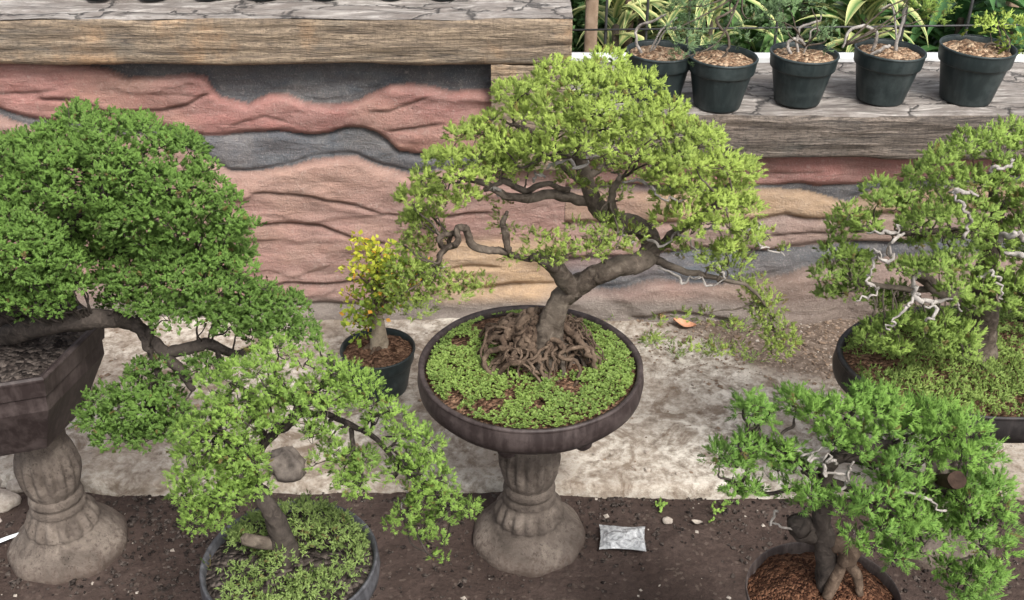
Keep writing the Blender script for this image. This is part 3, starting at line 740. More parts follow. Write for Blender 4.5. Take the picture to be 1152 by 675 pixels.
# middle bonsai
def mid_extra(t):
    random.seed(5); global rng; rng = np.random.default_rng(5)
    b = np.array([CB[0]+.045, CB[1]+.04, .63])
    for dx, dy, rr_ in ((-.055, .0, .082), (.065, .02, .074)):
        m = MB(); mound(m, rr_, rr_*.9,   .620, .078, (b[0]+dx, b[1]+dy), amp=.016); m.build('root_ball', M['soil_dark'], t)
    for k in range(96):
        a = random.uniform(0, 2*math.pi)
        if math.cos(a-R(90)) > .5 and random.random() < .6: continue
        L = random.uniform(.05, .145)*(1.12 if math.cos(a) < 0 else 1.05); w = random.choice((.0025, .004, .005, .007, .011))
        pts = []; rr = []; aa = a
        for s in np.linspace(0, 1, 7):
            aa += random.gauss(0, .30)
            rad = .022+L*s
            z = .645+.100*(1-s)**.75+random.uniform(-.005, .028)*(1-s*.4)
            pts.append((b[0]-.012+math.cos(aa)*rad*1.15, b[1]+math.sin(aa)*rad, z)); rr.append(w*(1.2-.6*s))
        pts[-1] = (pts[-1][0], pts[-1][1], .615)
        m = MB(); tube(m, pts, rr, 7, 5, .35, .016, None, .2); m.build('root', M['root'], t)
    for a, L in ((R(200), .13), (R(245), .12), (R(290), .11), (R(335), .12), (R(170), .12), (R(20), .10)):
        pts = [(b[0]-.008, b[1], .76), (b[0]-.008+math.cos(a)*.022, b[1]+math.sin(a)*.022, .725), (b[0]+math.cos(a)*.05, b[1]+math.sin(a)*.05, .690), (b[0]+math.cos(a+.2)*L*.75, b[1]+math.sin(a+.2)*L*.75, .665), (b[0]+math.cos(a)*L, b[1]+math.sin(a)*L, .625)]
        m = MB(); tube(m, pts, [.012, .016, .013, .009, .005], 10, 6, .3, .008, None, .2); m.build('root', M['bark'], t)
    for k in range(5):
        c = b+np.array([-.075+.005*k+random.uniform(-.02, .02), random.uniform(-.05, .04), .015]); pts = []; rr = []
        c2 = c if k < 3 else b+np.array([.07, -.01+.02*k-.07, .015]); a0 = random.random()*6
        for s in range(9):
            a = a0+s*.55; pts.append(c2+np.array([math.cos(a)*.035, math.sin(a)*.03, .025+.018*math.sin(s*1.1+k)])); rr.append(.007-.0004*s)
        m = MB(); tube(m, pts, rr, 7, 4, .25, .008); m.build('root', M['root'], t)
mid_style = dict(gap=1.22, thin=.35, dens=135, n=26, len=.0150, w=.0023, spread=.9, flat=.7, up=.75, brown=.02)
olive = dict(dens=80, n=20, len=.0140, w=.0021, spread=.9, brown=.07, up=.5)
YM = CB[1]
BASE = np.array([CB[0]+.038, CB[1]+.025, .640])
make_tree('bonsai_tree', 'middle bonsai with yellow green crown and bent grey trunk over a tangle of roots', BASE, YM, (M['lf_mid'], M['bark']),
  [(610, 398, 27), (615, 374, 17), (627, 345, 13), (645, 325, 12.5), (668, 311, 12, -.01), (694, 302, 11.5, -.02), (716, 294, 11.5, -.01), (730, 287, 11, .02), (732, 270, 11, .05), (716, 254, 11, .06), (692, 246, 11, .05), (670, 232, 10, .03), (660, 205, 8, .02), (652, 165, 6, .0), (655, 120, 4, .0)],
  [[(648, 328, 14), (632, 308, 12, -.03), (612, 291, 10, -.05), (598, 290, 4, -.06)],
   [(662, 226, 7.5, .03), (636, 222, 7, .0), (606, 220, 6.5, -.03), (576, 222, 5.5, -.05), (550, 208, 4.5, -.05), (520, 200, 3, -.05)],
   [(640, 214, 4), (612, 207, 4, -.04), (590, 214, 4.5, -.02), (566, 205, 4, -.05), (545, 214, 3, -.05)],
   [(598, 292, 4, -.05), (562, 283, 5, -.06), (536, 279, 5.5, -.07), (524, 258, 5, -.07), (515, 258, 4.5, -.08), (516, 272, 4.5, -.09), (500, 281, 4.5, -.08), (492, 298, 3.5, -.08)],
   [(516, 264, 4, -.06), (503, 264, 4, -.07), (495, 270, 4, -.09), (502, 279, 3.5, -.06), (508, 268, 3, -.05)],
   [(572, 286, 4.5, -.06), (570, 264, 5, -.06), (566, 250, 4, -.06), (571, 238, 2.5, -.06)],
   [(730, 285, 8, .02), (760, 262, 6, .0), (790, 240, 5, -.03), (815, 225, 3.5, -.05)],
   [(732, 290, 7, .02), (765, 303, 5, .0), (800, 312, 3.6, -.02), (840, 322, 2.4, -.02), (862, 348, 1.8, .03), (876, 385, 1.2, .05)],
   [(660, 200, 6, .02), (700, 175, 5, .05), (745, 160, 4, .05)], [(658, 190, 5, .02), (615, 160, 4.5, .0), (580, 140, 3, .0)],
   [(652, 205, 4, .0), (630, 185, 3.5, -.05), (612, 178, 3.5, -.08), (596, 186, 3, -.08)],
   [(690, 240, 7, .0), (688, 218, 5, -.04), (700, 200, 4, -.05)]],
  [dict(poly=poly(548, 150, 560, 112, 585, 88, 620, 82, 655, 72, 695, 70, 735, 100, 770, 130, 805, 165, 835, 195, 838, 235, 800, 232, 770, 215, 730, 195, 690, 180, 640, 178, 600, 172, 570, 178), d=17, r=19, dep=.24, tone=.62),
   dict(poly=poly(468, 215, 490, 165, 520, 140, 550, 150, 575, 165, 585, 185, 550, 195, 520, 235, 495, 240, 470, 250, 452, 245), d=16, r=16, dep=.14, tone=.5),
   dict(poly=poly(560, 180, 640, 176, 700, 180, 720, 200, 705, 222, 668, 215, 635, 200, 590, 196), d=20, r=14, dep=.12, tone=.42, st=olive, twig=.3, sub=1),
   dict(poly=poly(735, 200, 800, 225, 845, 235, 850, 275, 820, 290, 790, 270, 760, 262, 735, 240), d=18, r=16, dep=.12, tone=.45),
   dict(poly=poly(455, 245, 490, 238, 495, 262, 478, 290, 450, 285), d=12, r=14, dep=.06, tone=.35, st=olive, twig=.3, sub=1),
   dict(poly=poly(440, 300, 470, 290, 500, 305, 545, 312, 548, 330, 500, 335, 470, 350, 440, 345), d=13, r=14, dep=.05, tone=.25, st=olive, twig=.3, sub=1, dy=-.04),
   dict(poly=poly(545, 225, 570, 228, 578, 262, 560, 258), d=14, r=9, dep=.03, tone=.3, st=olive, twig=.3, sub=1),
   dict(poly=poly(570, 280, 620, 262, 660, 245, 700, 250, 725, 270, 700, 288, 650, 285, 610, 296, 575, 300), d=14, r=14, dep=.08, tone=.3, st=olive, twig=.3, sub=1, dy=-.06),
   dict(poly=poly(740, 270, 800, 275, 850, 290, 850, 312, 790, 305, 745, 295), d=17, r=12, dep=.06, tone=.25, st=olive, twig=.3, sub=1),
   dict(poly=poly(832, 315, 858, 318, 892, 385, 878, 402, 858, 375), d=10, r=12, dep=.03, tone=.35, st=olive, twig=.3, sub=1, dy=.05),
   dict(poly=poly(735, 355, 800, 350, 845, 365, 840, 405, 790, 395, 730, 385), d=20, r=12, dep=.04, tone=.3, st=olive, dy=.08, twig=.2, sub=1, layers=1),
   dict(poly=poly(862, 258, 885, 268, 886, 290, 866, 282), d=16, r=8, dep=.02, tone=.5, st=olive, layers=1)],
  mid_style,
  [[(548, 206, 3), (556, 211, 3.5, -.06), (562, 222, 3, -.06)], [(792, 232, 2.5, -.05), (805, 243, 3.5, -.07), (803, 256, 3, -.06), (790, 262, 2, -.05)],
   [(840, 262, 2), (852, 252, 2, -.02), (850, 272, 2, -.02), (862, 280, 1.6, -.02), (884, 288, 1.2, -.02)],
   [(740, 300, 3), (770, 318, 2.5, -.02), (785, 312, 2.2, -.03), (800, 322, 2, -.03), (815, 310, 2, -.04), (806, 300, 1.8, -.03)],
   [(720, 262, 3), (745, 275, 2.5, -.05), (765, 262, 2.2, -.06), (785, 285, 2, -.06)],
   [(615, 190, 3, -.1), (630, 180, 3.5, -.12), (650, 186, 3, -.11), (668, 176, 2.4, -.1)], [(600, 205, 2.4, -.05), (604, 196, 2.6, -.06), (612, 200, 2, -.06)],
   [(690, 270, 3, -.04), (700, 262, 3, -.06), (712, 272, 2.5, -.06)], [(500, 300, 1.8, -.08), (492, 312, 1.5, -.08)],
   [(700, 205, 3, -.1), (730, 208, 3, -.12), (742, 222, 2.4, -.11), (770, 228, 2, -.1)]],
  mid_extra, seed=11)

# left bonsai
YLT = LB[1]-.05
left_style = dict(dens=150, n=24, len=.0110, w=.0028, spread=1.0, flat=.85, up=.6, brown=.01)
LBASE = np.array([LB[0]-.06, LB[1]-.02, .77])
make_tree('bonsai_tree', 'densest bonsai, dark green domed crown in the left hexagonal pot', LBASE, YLT, (M['lf_left'], M['bark_dark']),
  [(10, 420, 26), (-5, 385, 22), (20, 330, 20, .02), (60, 290, 16, .05), (100, 240, 12, .03), (130, 190, 8)],
  [[(-10, 380, 15), (35, 370, 15, -.10), (85, 362, 14, -.14), (120, 358, 13, -.12), (150, 365, 9, -.08), (168, 375, 8, -.08)],
   [(150, 362, 9, -.08), (166, 378, 8, -.10), (186, 398, 8, -.12), (205, 420, 7, -.12), (216, 440, 4, -.12)],
   [(186, 398, 7, -.12), (205, 392, 9, -.10), (235, 388, 8, -.08), (262, 398, 6, -.06), (290, 392, 4, -.05)],
   [(170, 370, 7, -.1), (165, 388, 6, -.12), (172, 402, 4, -.12), (180, 430, 4, -.12), (170, 470, 3, -.12)],
   [(240, 388, 4, -.08), (248, 402, 3.5, -.09), (244, 418, 3, -.09), (232, 424, 2, -.09)],
   [(60, 290, 10, .05), (140, 280, 8), (220, 290, 6), (280, 330, 4)], [(20, 330, 12), (-30, 290, 8), (-60, 250, 6)]],
  [dict(poly=poly(-60, 170, 0, 168, 45, 150, 85, 130, 125, 128, 165, 140, 205, 155, 235, 190, 262, 222, 282, 250, 280, 285, 240, 300, 190, 290, 140, 280, 90, 260, 30, 240, -60, 230), d=19, r=19, layers=3, dep=.24, tone=.62),
   dict(poly=poly(-60, 235, 0, 238, 50, 255, 85, 285, 95, 320, 70, 350, 20, 345, -60, 350), d=18, r=19, layers=3, dep=.12, tone=.62, dy=-.16),
   dict(poly=poly(90, 265, 150, 280, 220, 290, 265, 290, 300, 325, 335, 350, 345, 378, 300, 385, 260, 372, 200, 360, 150, 350, 120, 335), d=16, r=19, dep=.16, tone=.40, dy=-.04),
   dict(poly=poly(115, 445, 150, 438, 190, 445, 205, 480, 190, 500, 150, 500, 115, 490, 100, 468), d=15, r=18, dep=.10, tone=.55, dy=-.12),
   dict(poly=poly(148, 412, 180, 405, 205, 420, 190, 440, 155, 432), d=15, r=12, dep=.05, tone=.15, dy=-.10),
   dict(poly=poly(200, 398, 240, 405, 262, 400, 255, 420, 215, 422), d=15, r=12, dep=.05, tone=.12, dy=-.08, layers=1)],
  left_style, seed=21)

# front left bonsai
YF = FLB[1]
front_style = dict(gap=1.15, thin=.2, dens=135, n=22, len=.0125, w=.0019, spread=.9, flat=.8, up=.6, brown=.02)
def fl_extra(t):
    m = MB(); p, r = px_path([(312, 612, 8, .0), (292, 610, 7.5, -.02), (274, 606, 7, -.03)], YF); tube(m, p, r, 12, 5, .2); m.build('deadwood', M['bark'], t)
make_tree('bonsai_tree', 'small open bonsai with light green foliage, leaning left over the front dish', np.array([FLB[0]-.005, FLB[1]+.0, .60]), YF, (M['lf_front'], M['bark_dark']),
  [(322, 628, 16), (319, 606, 13), (308, 580, 10.5), (294, 556, 9.5, .01), (284, 538, 7.5, .02), (288, 515, 6, .03), (304, 492, 5.5, .05), (330, 470, 6, .06), (345, 440, 4, .07)],
  [[(290, 520, 6, .03), (265, 505, 5, .02), (245, 485, 4, .0)], [(288, 540, 6, .02), (260, 550, 4.5, .0), (235, 560, 3, -.02)],
   [(325, 470, 5, .06), (360, 465, 4.5, .05), (395, 480, 4, .03), (430, 500, 3.5, .02), (470, 545, 2.5, .0), (505, 568, 2)],
   [(300, 495, 5, .05), (285, 460, 4, .06), (270, 430, 3, .07)], [(335, 465, 4, .06), (365, 430, 3.5, .08), (380, 410, 2.5, .08)],
   [(395, 482, 3.5, .03), (400, 520, 3, .0), (405, 545, 2.5, -.02)],
   [(465, 540, 2.6, .0), (470, 560, 2.2, .0), (452, 580, 1.8, .0)], [(345, 450, 3.2, .05), (322, 444, 3, .03), (300, 452, 2.4, .03)]],
  [dict(poly=poly(238, 432, 275, 400, 330, 392, 375, 400, 400, 430, 370, 445, 330, 440, 300, 450, 260, 462, 235, 455), d=17, r=16, dep=.10, tone=.6, dy=.04),
   dict(poly=poly(218, 455, 262, 460, 300, 455, 312, 472, 285, 495, 268, 520, 235, 530, 212, 505), d=16, r=16, dep=.08, tone=.55),
   dict(poly=poly(205, 520, 258, 520, 268, 545, 258, 560, 245, 590, 212, 588, 200, 560), d=15, r=17, dep=.07, tone=.55, dy=-.03),
   dict(poly=poly(375, 430, 415, 430, 440, 450, 432, 480, 405, 470, 385, 452), d=16, r=15, dep=.07, tone=.62),
   dict(poly=poly(340, 478, 375, 480, 395, 500, 380, 545, 362, 530, 350, 505), d=17, r=13, dep=.05, tone=.5, dy=-.02),
   dict(poly=poly(390, 500, 412, 505, 420, 540, 400, 562, 382, 552), d=15, r=14, dep=.04, tone=.35, dy=-.02),
   dict(poly=poly(440, 470, 468, 480, 492, 505, 505, 535, 490, 555, 460, 550, 440, 530, 445, 500), d=17, r=14, dep=.06, tone=.5),
   dict(poly=poly(450, 565, 490, 555, 530, 560, 532, 575, 500, 590, 460, 600, 440, 590), d=16, r=14, dep=.05, tone=.32),
   dict(poly=poly(255, 500, 290, 498, 300, 530, 290, 552, 262, 556), d=16, r=14, dep=.04, tone=.5, dy=-.05),
   dict(poly=poly(300, 448, 350, 445, 385, 462, 365, 480, 330, 472, 300, 480), d=17, r=13, dep=.05, tone=.5, dy=-.03),
   dict(poly=poly(478, 610, 500, 605, 505, 632, 490, 636), d=12, r=6, dep=.02, tone=.4, layers=1)],
  front_style, [[(360, 452, 2), (372, 446, 2.2, .04), (382, 456, 2, .03), (398, 462, 1.6, .03)], [(450, 545, 2), (456, 560, 2, .0), (452, 572, 1.6, .0)]], fl_extra, seed=31)

# right bonsai
YR = RB[1]
right_style = dict(gap=1.15, thin=.2, dens=125, n=26, len=.0150, w=.0023, spread=.9, flat=.7, up=.7, brown=.03)
RBASE = np.array([P(1098, 412, YR)[0], YR-.01, .625])
make_tree('bonsai_tree', 'spreading bonsai with bleached white deadwood in the black oval bowl at the right', RBASE, YR, (M['lf_right'], M['bark']),
  [(1098, 412, 20), (1104, 380, 15), (1110, 350, 14), (1104, 325, 13, .0), (1110, 295, 11, .02), (1120, 250, 8, .03), (1118, 205, 5, .03)],
  [[(1108, 335, 10), (1080, 335, 10, -.04), (1055, 325, 9.5, -.06), (1035, 308, 8, -.06)], [(1106, 310, 9), (1140, 322, 9, -.03), (1185, 330, 7, -.05)],
   [(1115, 270, 7), (1080, 262, 5, -.04), (1040, 262, 4, -.05), (990, 260, 3, -.05)], [(1118, 235, 6), (1160, 215, 4), (1190, 190, 3)],
   [(1060, 325, 5, -.05), (1010, 325, 4, -.05), (965, 318, 3, -.04)]],
  [dict(poly=poly(1012, 212, 1030, 190, 1060, 165, 1105, 158, 1152, 145, 1200, 150, 1215, 200, 1150, 210, 1100, 215, 1060, 225, 1030, 232), d=19, r=17, dep=.14, tone=.55, dy=.06),
   dict(poly=poly(945, 245, 985, 215, 1018, 212, 1030, 235, 1000, 240, 965, 262, 945, 262), d=17, r=16, dep=.08, tone=.5),
   dict(poly=poly(1020, 235, 1080, 228, 1130, 225, 1150, 255, 1120, 280, 1060, 290, 1025, 285), d=19, r=17, dep=.14, tone=.48, dy=-.04),
   dict(poly=poly(1160, 200, 1230, 220, 1240, 320, 1180, 330, 1155, 290, 1150, 240), d=20, r=20, dep=.16, tone=.5),
   dict(poly=poly(1010, 285, 1070, 290, 1125, 295, 1150, 318, 1110, 350, 1075, 345, 1070, 315, 1020, 312, 1005, 300), d=19, r=17, dep=.12, tone=.5, dy=-.10),
   dict(poly=poly(925, 285, 950, 280, 975, 298, 960, 335, 935, 342, 922, 318), d=16, r=14, dep=.05, tone=.4),
   dict(poly=poly(985, 325, 1015, 325, 1015, 345, 990, 352), d=14, r=13, dep=.04, tone=.5),
   dict(poly=poly(965, 372, 1000, 355, 1060, 355, 1095, 372, 1085, 392, 1030, 390, 985, 395), d=18, r=16, dep=.04, tone=.55, dy=-.14),
   dict(poly=poly(1140, 318, 1165, 330, 1160, 352, 1135, 345), d=14, r=13, dep=.04, tone=.5, dy=-.1)],
  right_style,
  [[(1068, 216, 3, -.10), (1082, 212, 3.5, -.13), (1100, 220, 3, -.13)], [(1072, 216, 3, -.12), (1086, 232, 3.2, -.15), (1090, 255, 3.5, -.15), (1087, 270, 3, -.14)],
   [(1112, 195, 3, -.10), (1122, 186, 3.5, -.12), (1135, 190, 3, -.12), (1142, 180, 2.2, -.1)],
   [(1124, 272, 5, -.14), (1140, 264, 6, -.17), (1160, 272, 6, -.17)], [(1130, 284, 4, -.12), (1146, 288, 5, -.13), (1170, 294, 5, -.12)],
   [(975, 262, 2.4, -.05), (998, 262, 3.2, -.07), (1015, 256, 2.6, -.07)], [(1018, 262, 3, -.08), (1005, 276, 3.4, -.10), (1000, 290, 3, -.1), (985, 282, 2.6, -.1), (1002, 302, 2.6, -.1)],
   [(985, 288, 2.4, -.1), (983, 306, 2.6, -.1), (976, 318, 3, -.12), (985, 325, 2.4, -.12), (980, 334, 2.2, -.12), (960, 338, 1.8, -.12)],
   [(1035, 305, 4, -.1), (1028, 318, 4.5, -.14), (1032, 335, 5, -.16), (1050, 340, 4, -.16), (1070, 338, 3, -.16), (1078, 350, 2.4, -.15)],
   [(1035, 330, 3.5, -.16), (1022, 342, 3, -.17), (1005, 358, 2.6, -.17), (998, 372, 2, -.17)], [(1040, 345, 3, -.17), (1052, 352, 3, -.18), (1040, 360, 2.6, -.18)],
   [(1120, 318, 2.4, -.14), (1128, 325, 2.6, -.15), (1124, 335, 2.2, -.15)], [(1100, 312, 3, -.12), (1115, 306, 2.6, -.14), (1124, 316, 2, -.14)]],
  seed=41, ddy=-.06)

# front right bonsai
YG = FRB[1]
needle_style = dict(gap=1.2, thin=.3, dens=115, n=26, len=.0170, w=.0019, spread=.8, flat=.75, up=.6, brown=.02)
def fr_extra(t):
    m = MB(); p, r = px_path([(920, 606, 8, .02), (908, 598, 14, .01), (899, 592, 15, .0), (892, 588, 9, .0)], YG); tube(m, p, r, 16, 6, .35, .004); m.build('burl', M['bark_dark'], t)
    for q in ([(948, 628, 9), (940, 650, 8, -.02), (930, 672, 6, -.04)], [(950, 628, 8), (962, 645, 6, -.02), (968, 668, 4, -.03)], [(935, 612, 10), (955, 615, 12, -.01), (952, 635, 10, -.02)]):
        m = MB(); p, r = px_path(q, YG); tube(m, p, r, 10, 5, .3, .004); m.build('root', M['root'], t)
    p = P(1076, 540, YG-.14); s = scale_at(p)
    m = MB(); tube(m, [p+np.array([0, .06, -.05]), p+np.array([0, .015, -.015]), p, p+np.array([0, -.002, .002]), p+np.array([0, -.0025, .0025])], [7*s, 9*s, 10*s, 9.6*s, 1*s], 16, 4, .15); m.build('stub', M['cut'], t)
make_tree('bonsai_tree', 'bright green needled bonsai sprawling over the red soil in the right foreground', np.array([P(935, 625, YG)[0], YG, .64]), YG, (M['lf_needle'], M['bark_dark']),
  [(938, 628, 12), (928, 606, 11), (924, 582, 10), (928, 560, 9), (925, 540, 10), (935, 520, 8), (965, 505, 7), (1000, 500, 5, .03)],
  [[(926, 545, 6), (900, 520, 5), (870, 500, 4), (845, 485, 3)], [(940, 515, 6), (1000, 520, 7, -.02), (1050, 545, 6, -.04), (1090, 575, 5, -.05), (1110, 620, 4, -.05)],
   [(930, 540, 6), (980, 560, 5, -.05), (1030, 600, 4, -.08)], [(945, 515, 5), (950, 480, 4, .04), (960, 460, 3, .05)], [(900, 550, 3), (860, 555, 2.6), (832, 548, 2)]],
  [dict(poly=poly(838, 452, 856, 450, 862, 470, 845, 475), d=12, r=14, dep=.03, tone=.35, st=dict(dens=120)),
   dict(poly=poly(815, 500, 845, 490, 862, 500, 855, 520, 825, 525, 812, 515), d=14, r=17, dep=.05, tone=.3, st=dict(dens=120)),
   dict(poly=poly(868, 505, 900, 505, 902, 525, 875, 528), d=15, r=14, dep=.04, tone=.5, st=dict(dens=120)),
   dict(poly=poly(820, 545, 845, 542, 848, 558, 825, 560), d=14, r=11, dep=.03, tone=.4),
   dict(poly=poly(888, 550, 925, 545, 932, 565, 900, 568), d=14, r=12, dep=.04, tone=.45, dy=-.04),
   dict(poly=poly(880, 452, 930, 450, 985, 442, 1030, 455, 1050, 478, 1020, 505, 980, 495, 945, 500, 920, 478, 885, 475), d=18, r=19, dep=.10, tone=.7, dy=.04),
   dict(poly=poly(1050, 470, 1085, 480, 1108, 500, 1115, 525, 1095, 520, 1060, 515, 1040, 505), d=18, r=20, dep=.10, tone=.65),
   dict(poly=poly(935, 492, 975, 500, 980, 520, 945, 515), d=15, r=14, dep=.05, tone=.6),
   dict(poly=poly(1000, 505, 1050, 520, 1052, 550, 1030, 575, 1000, 560, 990, 530), d=18, r=18, dep=.08, tone=.55, dy=-.04),
   dict(poly=poly(1055, 560, 1100, 530, 1130, 550, 1140, 590, 1135, 625, 1095, 630, 1060, 600), d=18, r=19, dep=.12, tone=.45, dy=-.02),
   dict(poly=poly(940, 560, 985, 555, 1040, 585, 1060, 610, 1020, 630, 985, 628, 955, 605), d=18, r=18, dep=.10, tone=.5, dy=-.10),
   dict(poly=poly(1060, 640, 1120, 630, 1125, 665, 1095, 690, 1060, 675), d=18, r=18, dep=.08, tone=.4, dy=-.05)],
  needle_style,
  [[(905, 512, 2.6, -.03), (918, 518, 3.4, -.05), (930, 512, 3.2, -.06), (942, 520, 3, -.06)], [(925, 522, 3, -.06), (935, 532, 3.4, -.07), (948, 530, 3, -.06), (956, 520, 2.4, -.06)],
   [(955, 530, 3, -.07), (950, 545, 3, -.07), (944, 552, 2.4, -.07)], [(885, 500, 2), (900, 508, 2.4, -.02), (925, 505, 2.6, -.03)], [(875, 575, 2.4), (872, 588, 2, -.01), (886, 592, 2, -.01)],
   [(860, 530, 1.6), (880, 540, 1.8), (905, 540, 1.6)], [(1000, 548, 3, -.10), (1030, 555, 3, -.12), (1060, 575, 2.4, -.12)]],
  fr_extra, seed=51)

# yellow shrub in its pot
random.seed(61); rng = np.random.default_rng(61)
def shrub():
    b = np.array([SP[0]-.0, SP[1]+.02, .19])
    t = thing('potted_shrub', b, 'small shrub with yellow green leaves in the dark pot by the round bowl', 'shrub')
    m = MB(); tube(m, [b, P(426, 372, SP[1]+.02), P(424, 350, SP[1]+.02), P(420, 325, SP[1]+.02), P(425, 300, SP[1]), P(420, 275, SP[1])], [.040, .026, .017, .010, .006, .003], 12, 6, .3, .004); m.build('trunk', M['pale_bark'], t)
    for k in range(9):
        a = random.uniform(0, 6.28); m = MB(); L = random.uniform(.05, .09)
        tube(m, [b+np.array([0, 0, .03]), b+np.array([math.cos(a)*L*.5, math.sin(a)*L*.5, .015]), b+np.array([math.cos(a)*L, math.sin(a)*L, -.012])], [.016, .010, .005], 7, 4, .3, .008); m.build('root', M['root'], t)
    fol, tw = MB(), MB()
    spots = [(412, 285, 12, .9), (425, 300, 14, .8), (440, 305, 14, .55), (415, 315, 14, .6), (430, 325, 14, .45), (400, 305, 9, .85), (455, 318, 13, .3), (470, 300, 12, .25), (478, 315, 12, .2), (408, 345, 13, .55), (398, 360, 10, .6), (420, 348, 12, .35), (445, 340, 10, .6), (390, 330, 7, .9), (410, 372, 9, .5), (447, 290, 10, .6), (405, 270, 6, .95), (438, 318, 13, .45), (460, 300, 13, .3), (485, 305, 10, .25), (450, 330, 11, .35), (428, 285, 11, .8)]
    for (x, y, r, tn) in spots:
        c = P(x, y, SP[1]+random.uniform(-.05, .06)); s = scale_at(c); n = int(80*(r/12)**2)
        p = c+rng.normal(0, .60, (n, 3))*r*s
        d = norm(p-c)+np.array([0, 0, .3])
        K = len(p); ax = norm(d+rng.normal(0, .6, (K, 3))); sd = norm(np.cross(ax, rng.normal(size=(K, 3)))); L = rng.uniform(.013, .026, (K, 1)); W = L*.38
        v = np.stack([p, p+ax*L*.45+sd*W, p+ax*L, p+ax*L*.45-sd*W], 1).reshape(-1, 3)
        col = np.zeros((K, 4, 3)); tn = tn-(.17 if y > 292 and x > 402 else 0); tt = np.clip(tn+rng.normal(0, .17, K), 0, 1); col[..., 0] = tt[:, None]; col[..., 1] = np.clip(tt*1.6-.62, 0, 1)[:, None]; col[..., 2] = (rng.random(K) < .06)[:, None]*.9
        fol.add(v, np.arange(K)[:, None]*4+np.array([0, 1, 2, 3]), col.reshape(-1, 3))
        a = P(423+random.uniform(-3, 3), min(y+25, 350), SP[1]+.01); tube(tw, [a, (a+c)/2+rng.normal(0, .012, 3), c], [.005, .004, .002], 6, 5, 0, .005)
    fol.build('crown', M['shrub'], t, smooth=False); tag(tw.build('fine_branching', M['root'], t), kind='stuff')
shrub()

# plants in the wall pots
def wall_plant(i, label, stems, fol, mat, leaf, style):
    p, rt = RP[i]; t = thing('potted_sapling', (p[0], p[1], ZRT+rt*1.45), label, 'plant')
    zs = ZRT+rt*1.44
    for s in stems:
        m = MB(); q, r = px_path(s, p[1]); q[0][2] = min(q[0][2], zs); tube(m, q, r*.48, 9, 6, .3, .008); m.build('stem', mat, t)
    f, tw = MB(), MB()
    for (x, y, r, tn) in fol:
        c = P(x, y, p[1]+random.uniform(-.08, .10)); s = scale_at(c); clump(f, c, r*s, style, tn)
        if random.random() < .45: continue
        a, _ = px_path([stems[0][-1]], p[1]); tube(tw, [a[0], (a[0]+c)/2+rng.normal(0, .02, 3), c], [.004, .003, .0015], 5, 5, 0, .008)
    if f.n: f.build('crown', leaf, t); tag(tw.build('fine_branching', M['bark'], t), kind='stuff') if tw.n else None
    return t
gs = dict(dens=48, n=14, len=.024, w=.0030, spread=.9, flat=.9, up=.3, brown=.03)
wall_plant(0, 'bare twisted pale stem in the leftmost pot on the right wall', [[(722, 62, 4), (716, 45, 3.6), (718, 30, 3.6), (735, 24, 3.4, -.03), (748, 16, 2.4, -.03)], [(732, 48, 2.4), (742, 36, 2.6), (752, 28, 2.4), (762, 20, 2)], [(735, 30, 2), (748, 34, 2), (760, 30, 1.6)]], [], M['dead'], M['grey_leaf'], gs)
wall_plant(1, 'wispy grey green juniper in the second pot from the left on the right wall', [[(812, 66, 3.6), (820, 52, 3.2), (815, 35, 3), (806, 22, 3.6), (825, 10, 3), (835, -10, 2)]],
           [(765, 10, 14, .4), (778, 30, 13, .45), (770, 50, 13, .4), (790, 45, 10, .35), (800, 55, 8, .3), (758, 35, 10, .5), (782, -5, 14, .4), (785, 12, 12, .5), (822, 30, 9, .4), (835, 45, 9, .5), (768, 66, 8, .5), (845, 20, 9, .5)], M['bark'], M['grey_leaf'], gs)
wall_plant(2, 'juniper with a bleached forked stem in the middle pot on the right wall', [[(890, 60, 4), (886, 48, 4), (898, 44, 4), (906, 52, 3)], [(900, 46, 3.4), (898, 36, 3.2), (908, 28, 3), (922, 24, 2.6), (926, 14, 1.6)], [(908, 28, 2.4), (914, 34, 2.2), (922, 36, 1.6)]],
           [(865, 20, 14, .5), (880, 10, 14, .5), (875, 32, 12, .5), (920, 44, 12, .6), (930, 50, 9, .6), (885, -4, 14, .5), (912, 8, 12, .5), (933, 36, 9, .5)], M['dead'], M['grey_leaf'], gs)
wall_plant(3, 'arching hooped stem beside a straight bare one in the fourth wall pot', [[(982, 52, 4), (986, 38, 4), (972, 30, 4), (955, 36, 3.6), (948, 52, 3)], [(1008, 52, 4.5), (1013, 30, 4), (1018, 10, 4), (1022, -15, 3)], [(978, 60, 3.6, -.05), (990, 56, 4.2, -.06), (1002, 50, 4, -.05)], [(1018, 12, 2.4), (1006, 8, 2.4), (992, 10, 1.6)]],
           [(1035, 10, 12, .7), (1050, 18, 12, .75), (1060, 8, 12, .7), (1042, -5, 13, .7), (1030, -12, 12, .7)], M['dead'], M['lf_right'], gs)
wall_plant(4, 'bright green leafy seedling in the pot at the right end of the wall', [[(1105, 60, 3), (1112, 50, 3.4), (1122, 50, 3), (1135, 60, 2.4)], [(1122, 52, 2.6), (1126, 38, 2.2), (1120, 28, 1.6)]],
           [(1106, 28, 12, .95), (1122, 24, 13, .95), (1114, 36, 12, .8), (1138, 30, 10, .8), (1148, 40, 10, .7), (1140, 52, 9, .5), (1152, 22, 9, .8), (1130, 60, 7, .4)], M['bark'], M['lf_mid'], dict(dens=16, n=7, len=.03, w=.009, spread=1., flat=.9, up=.3))

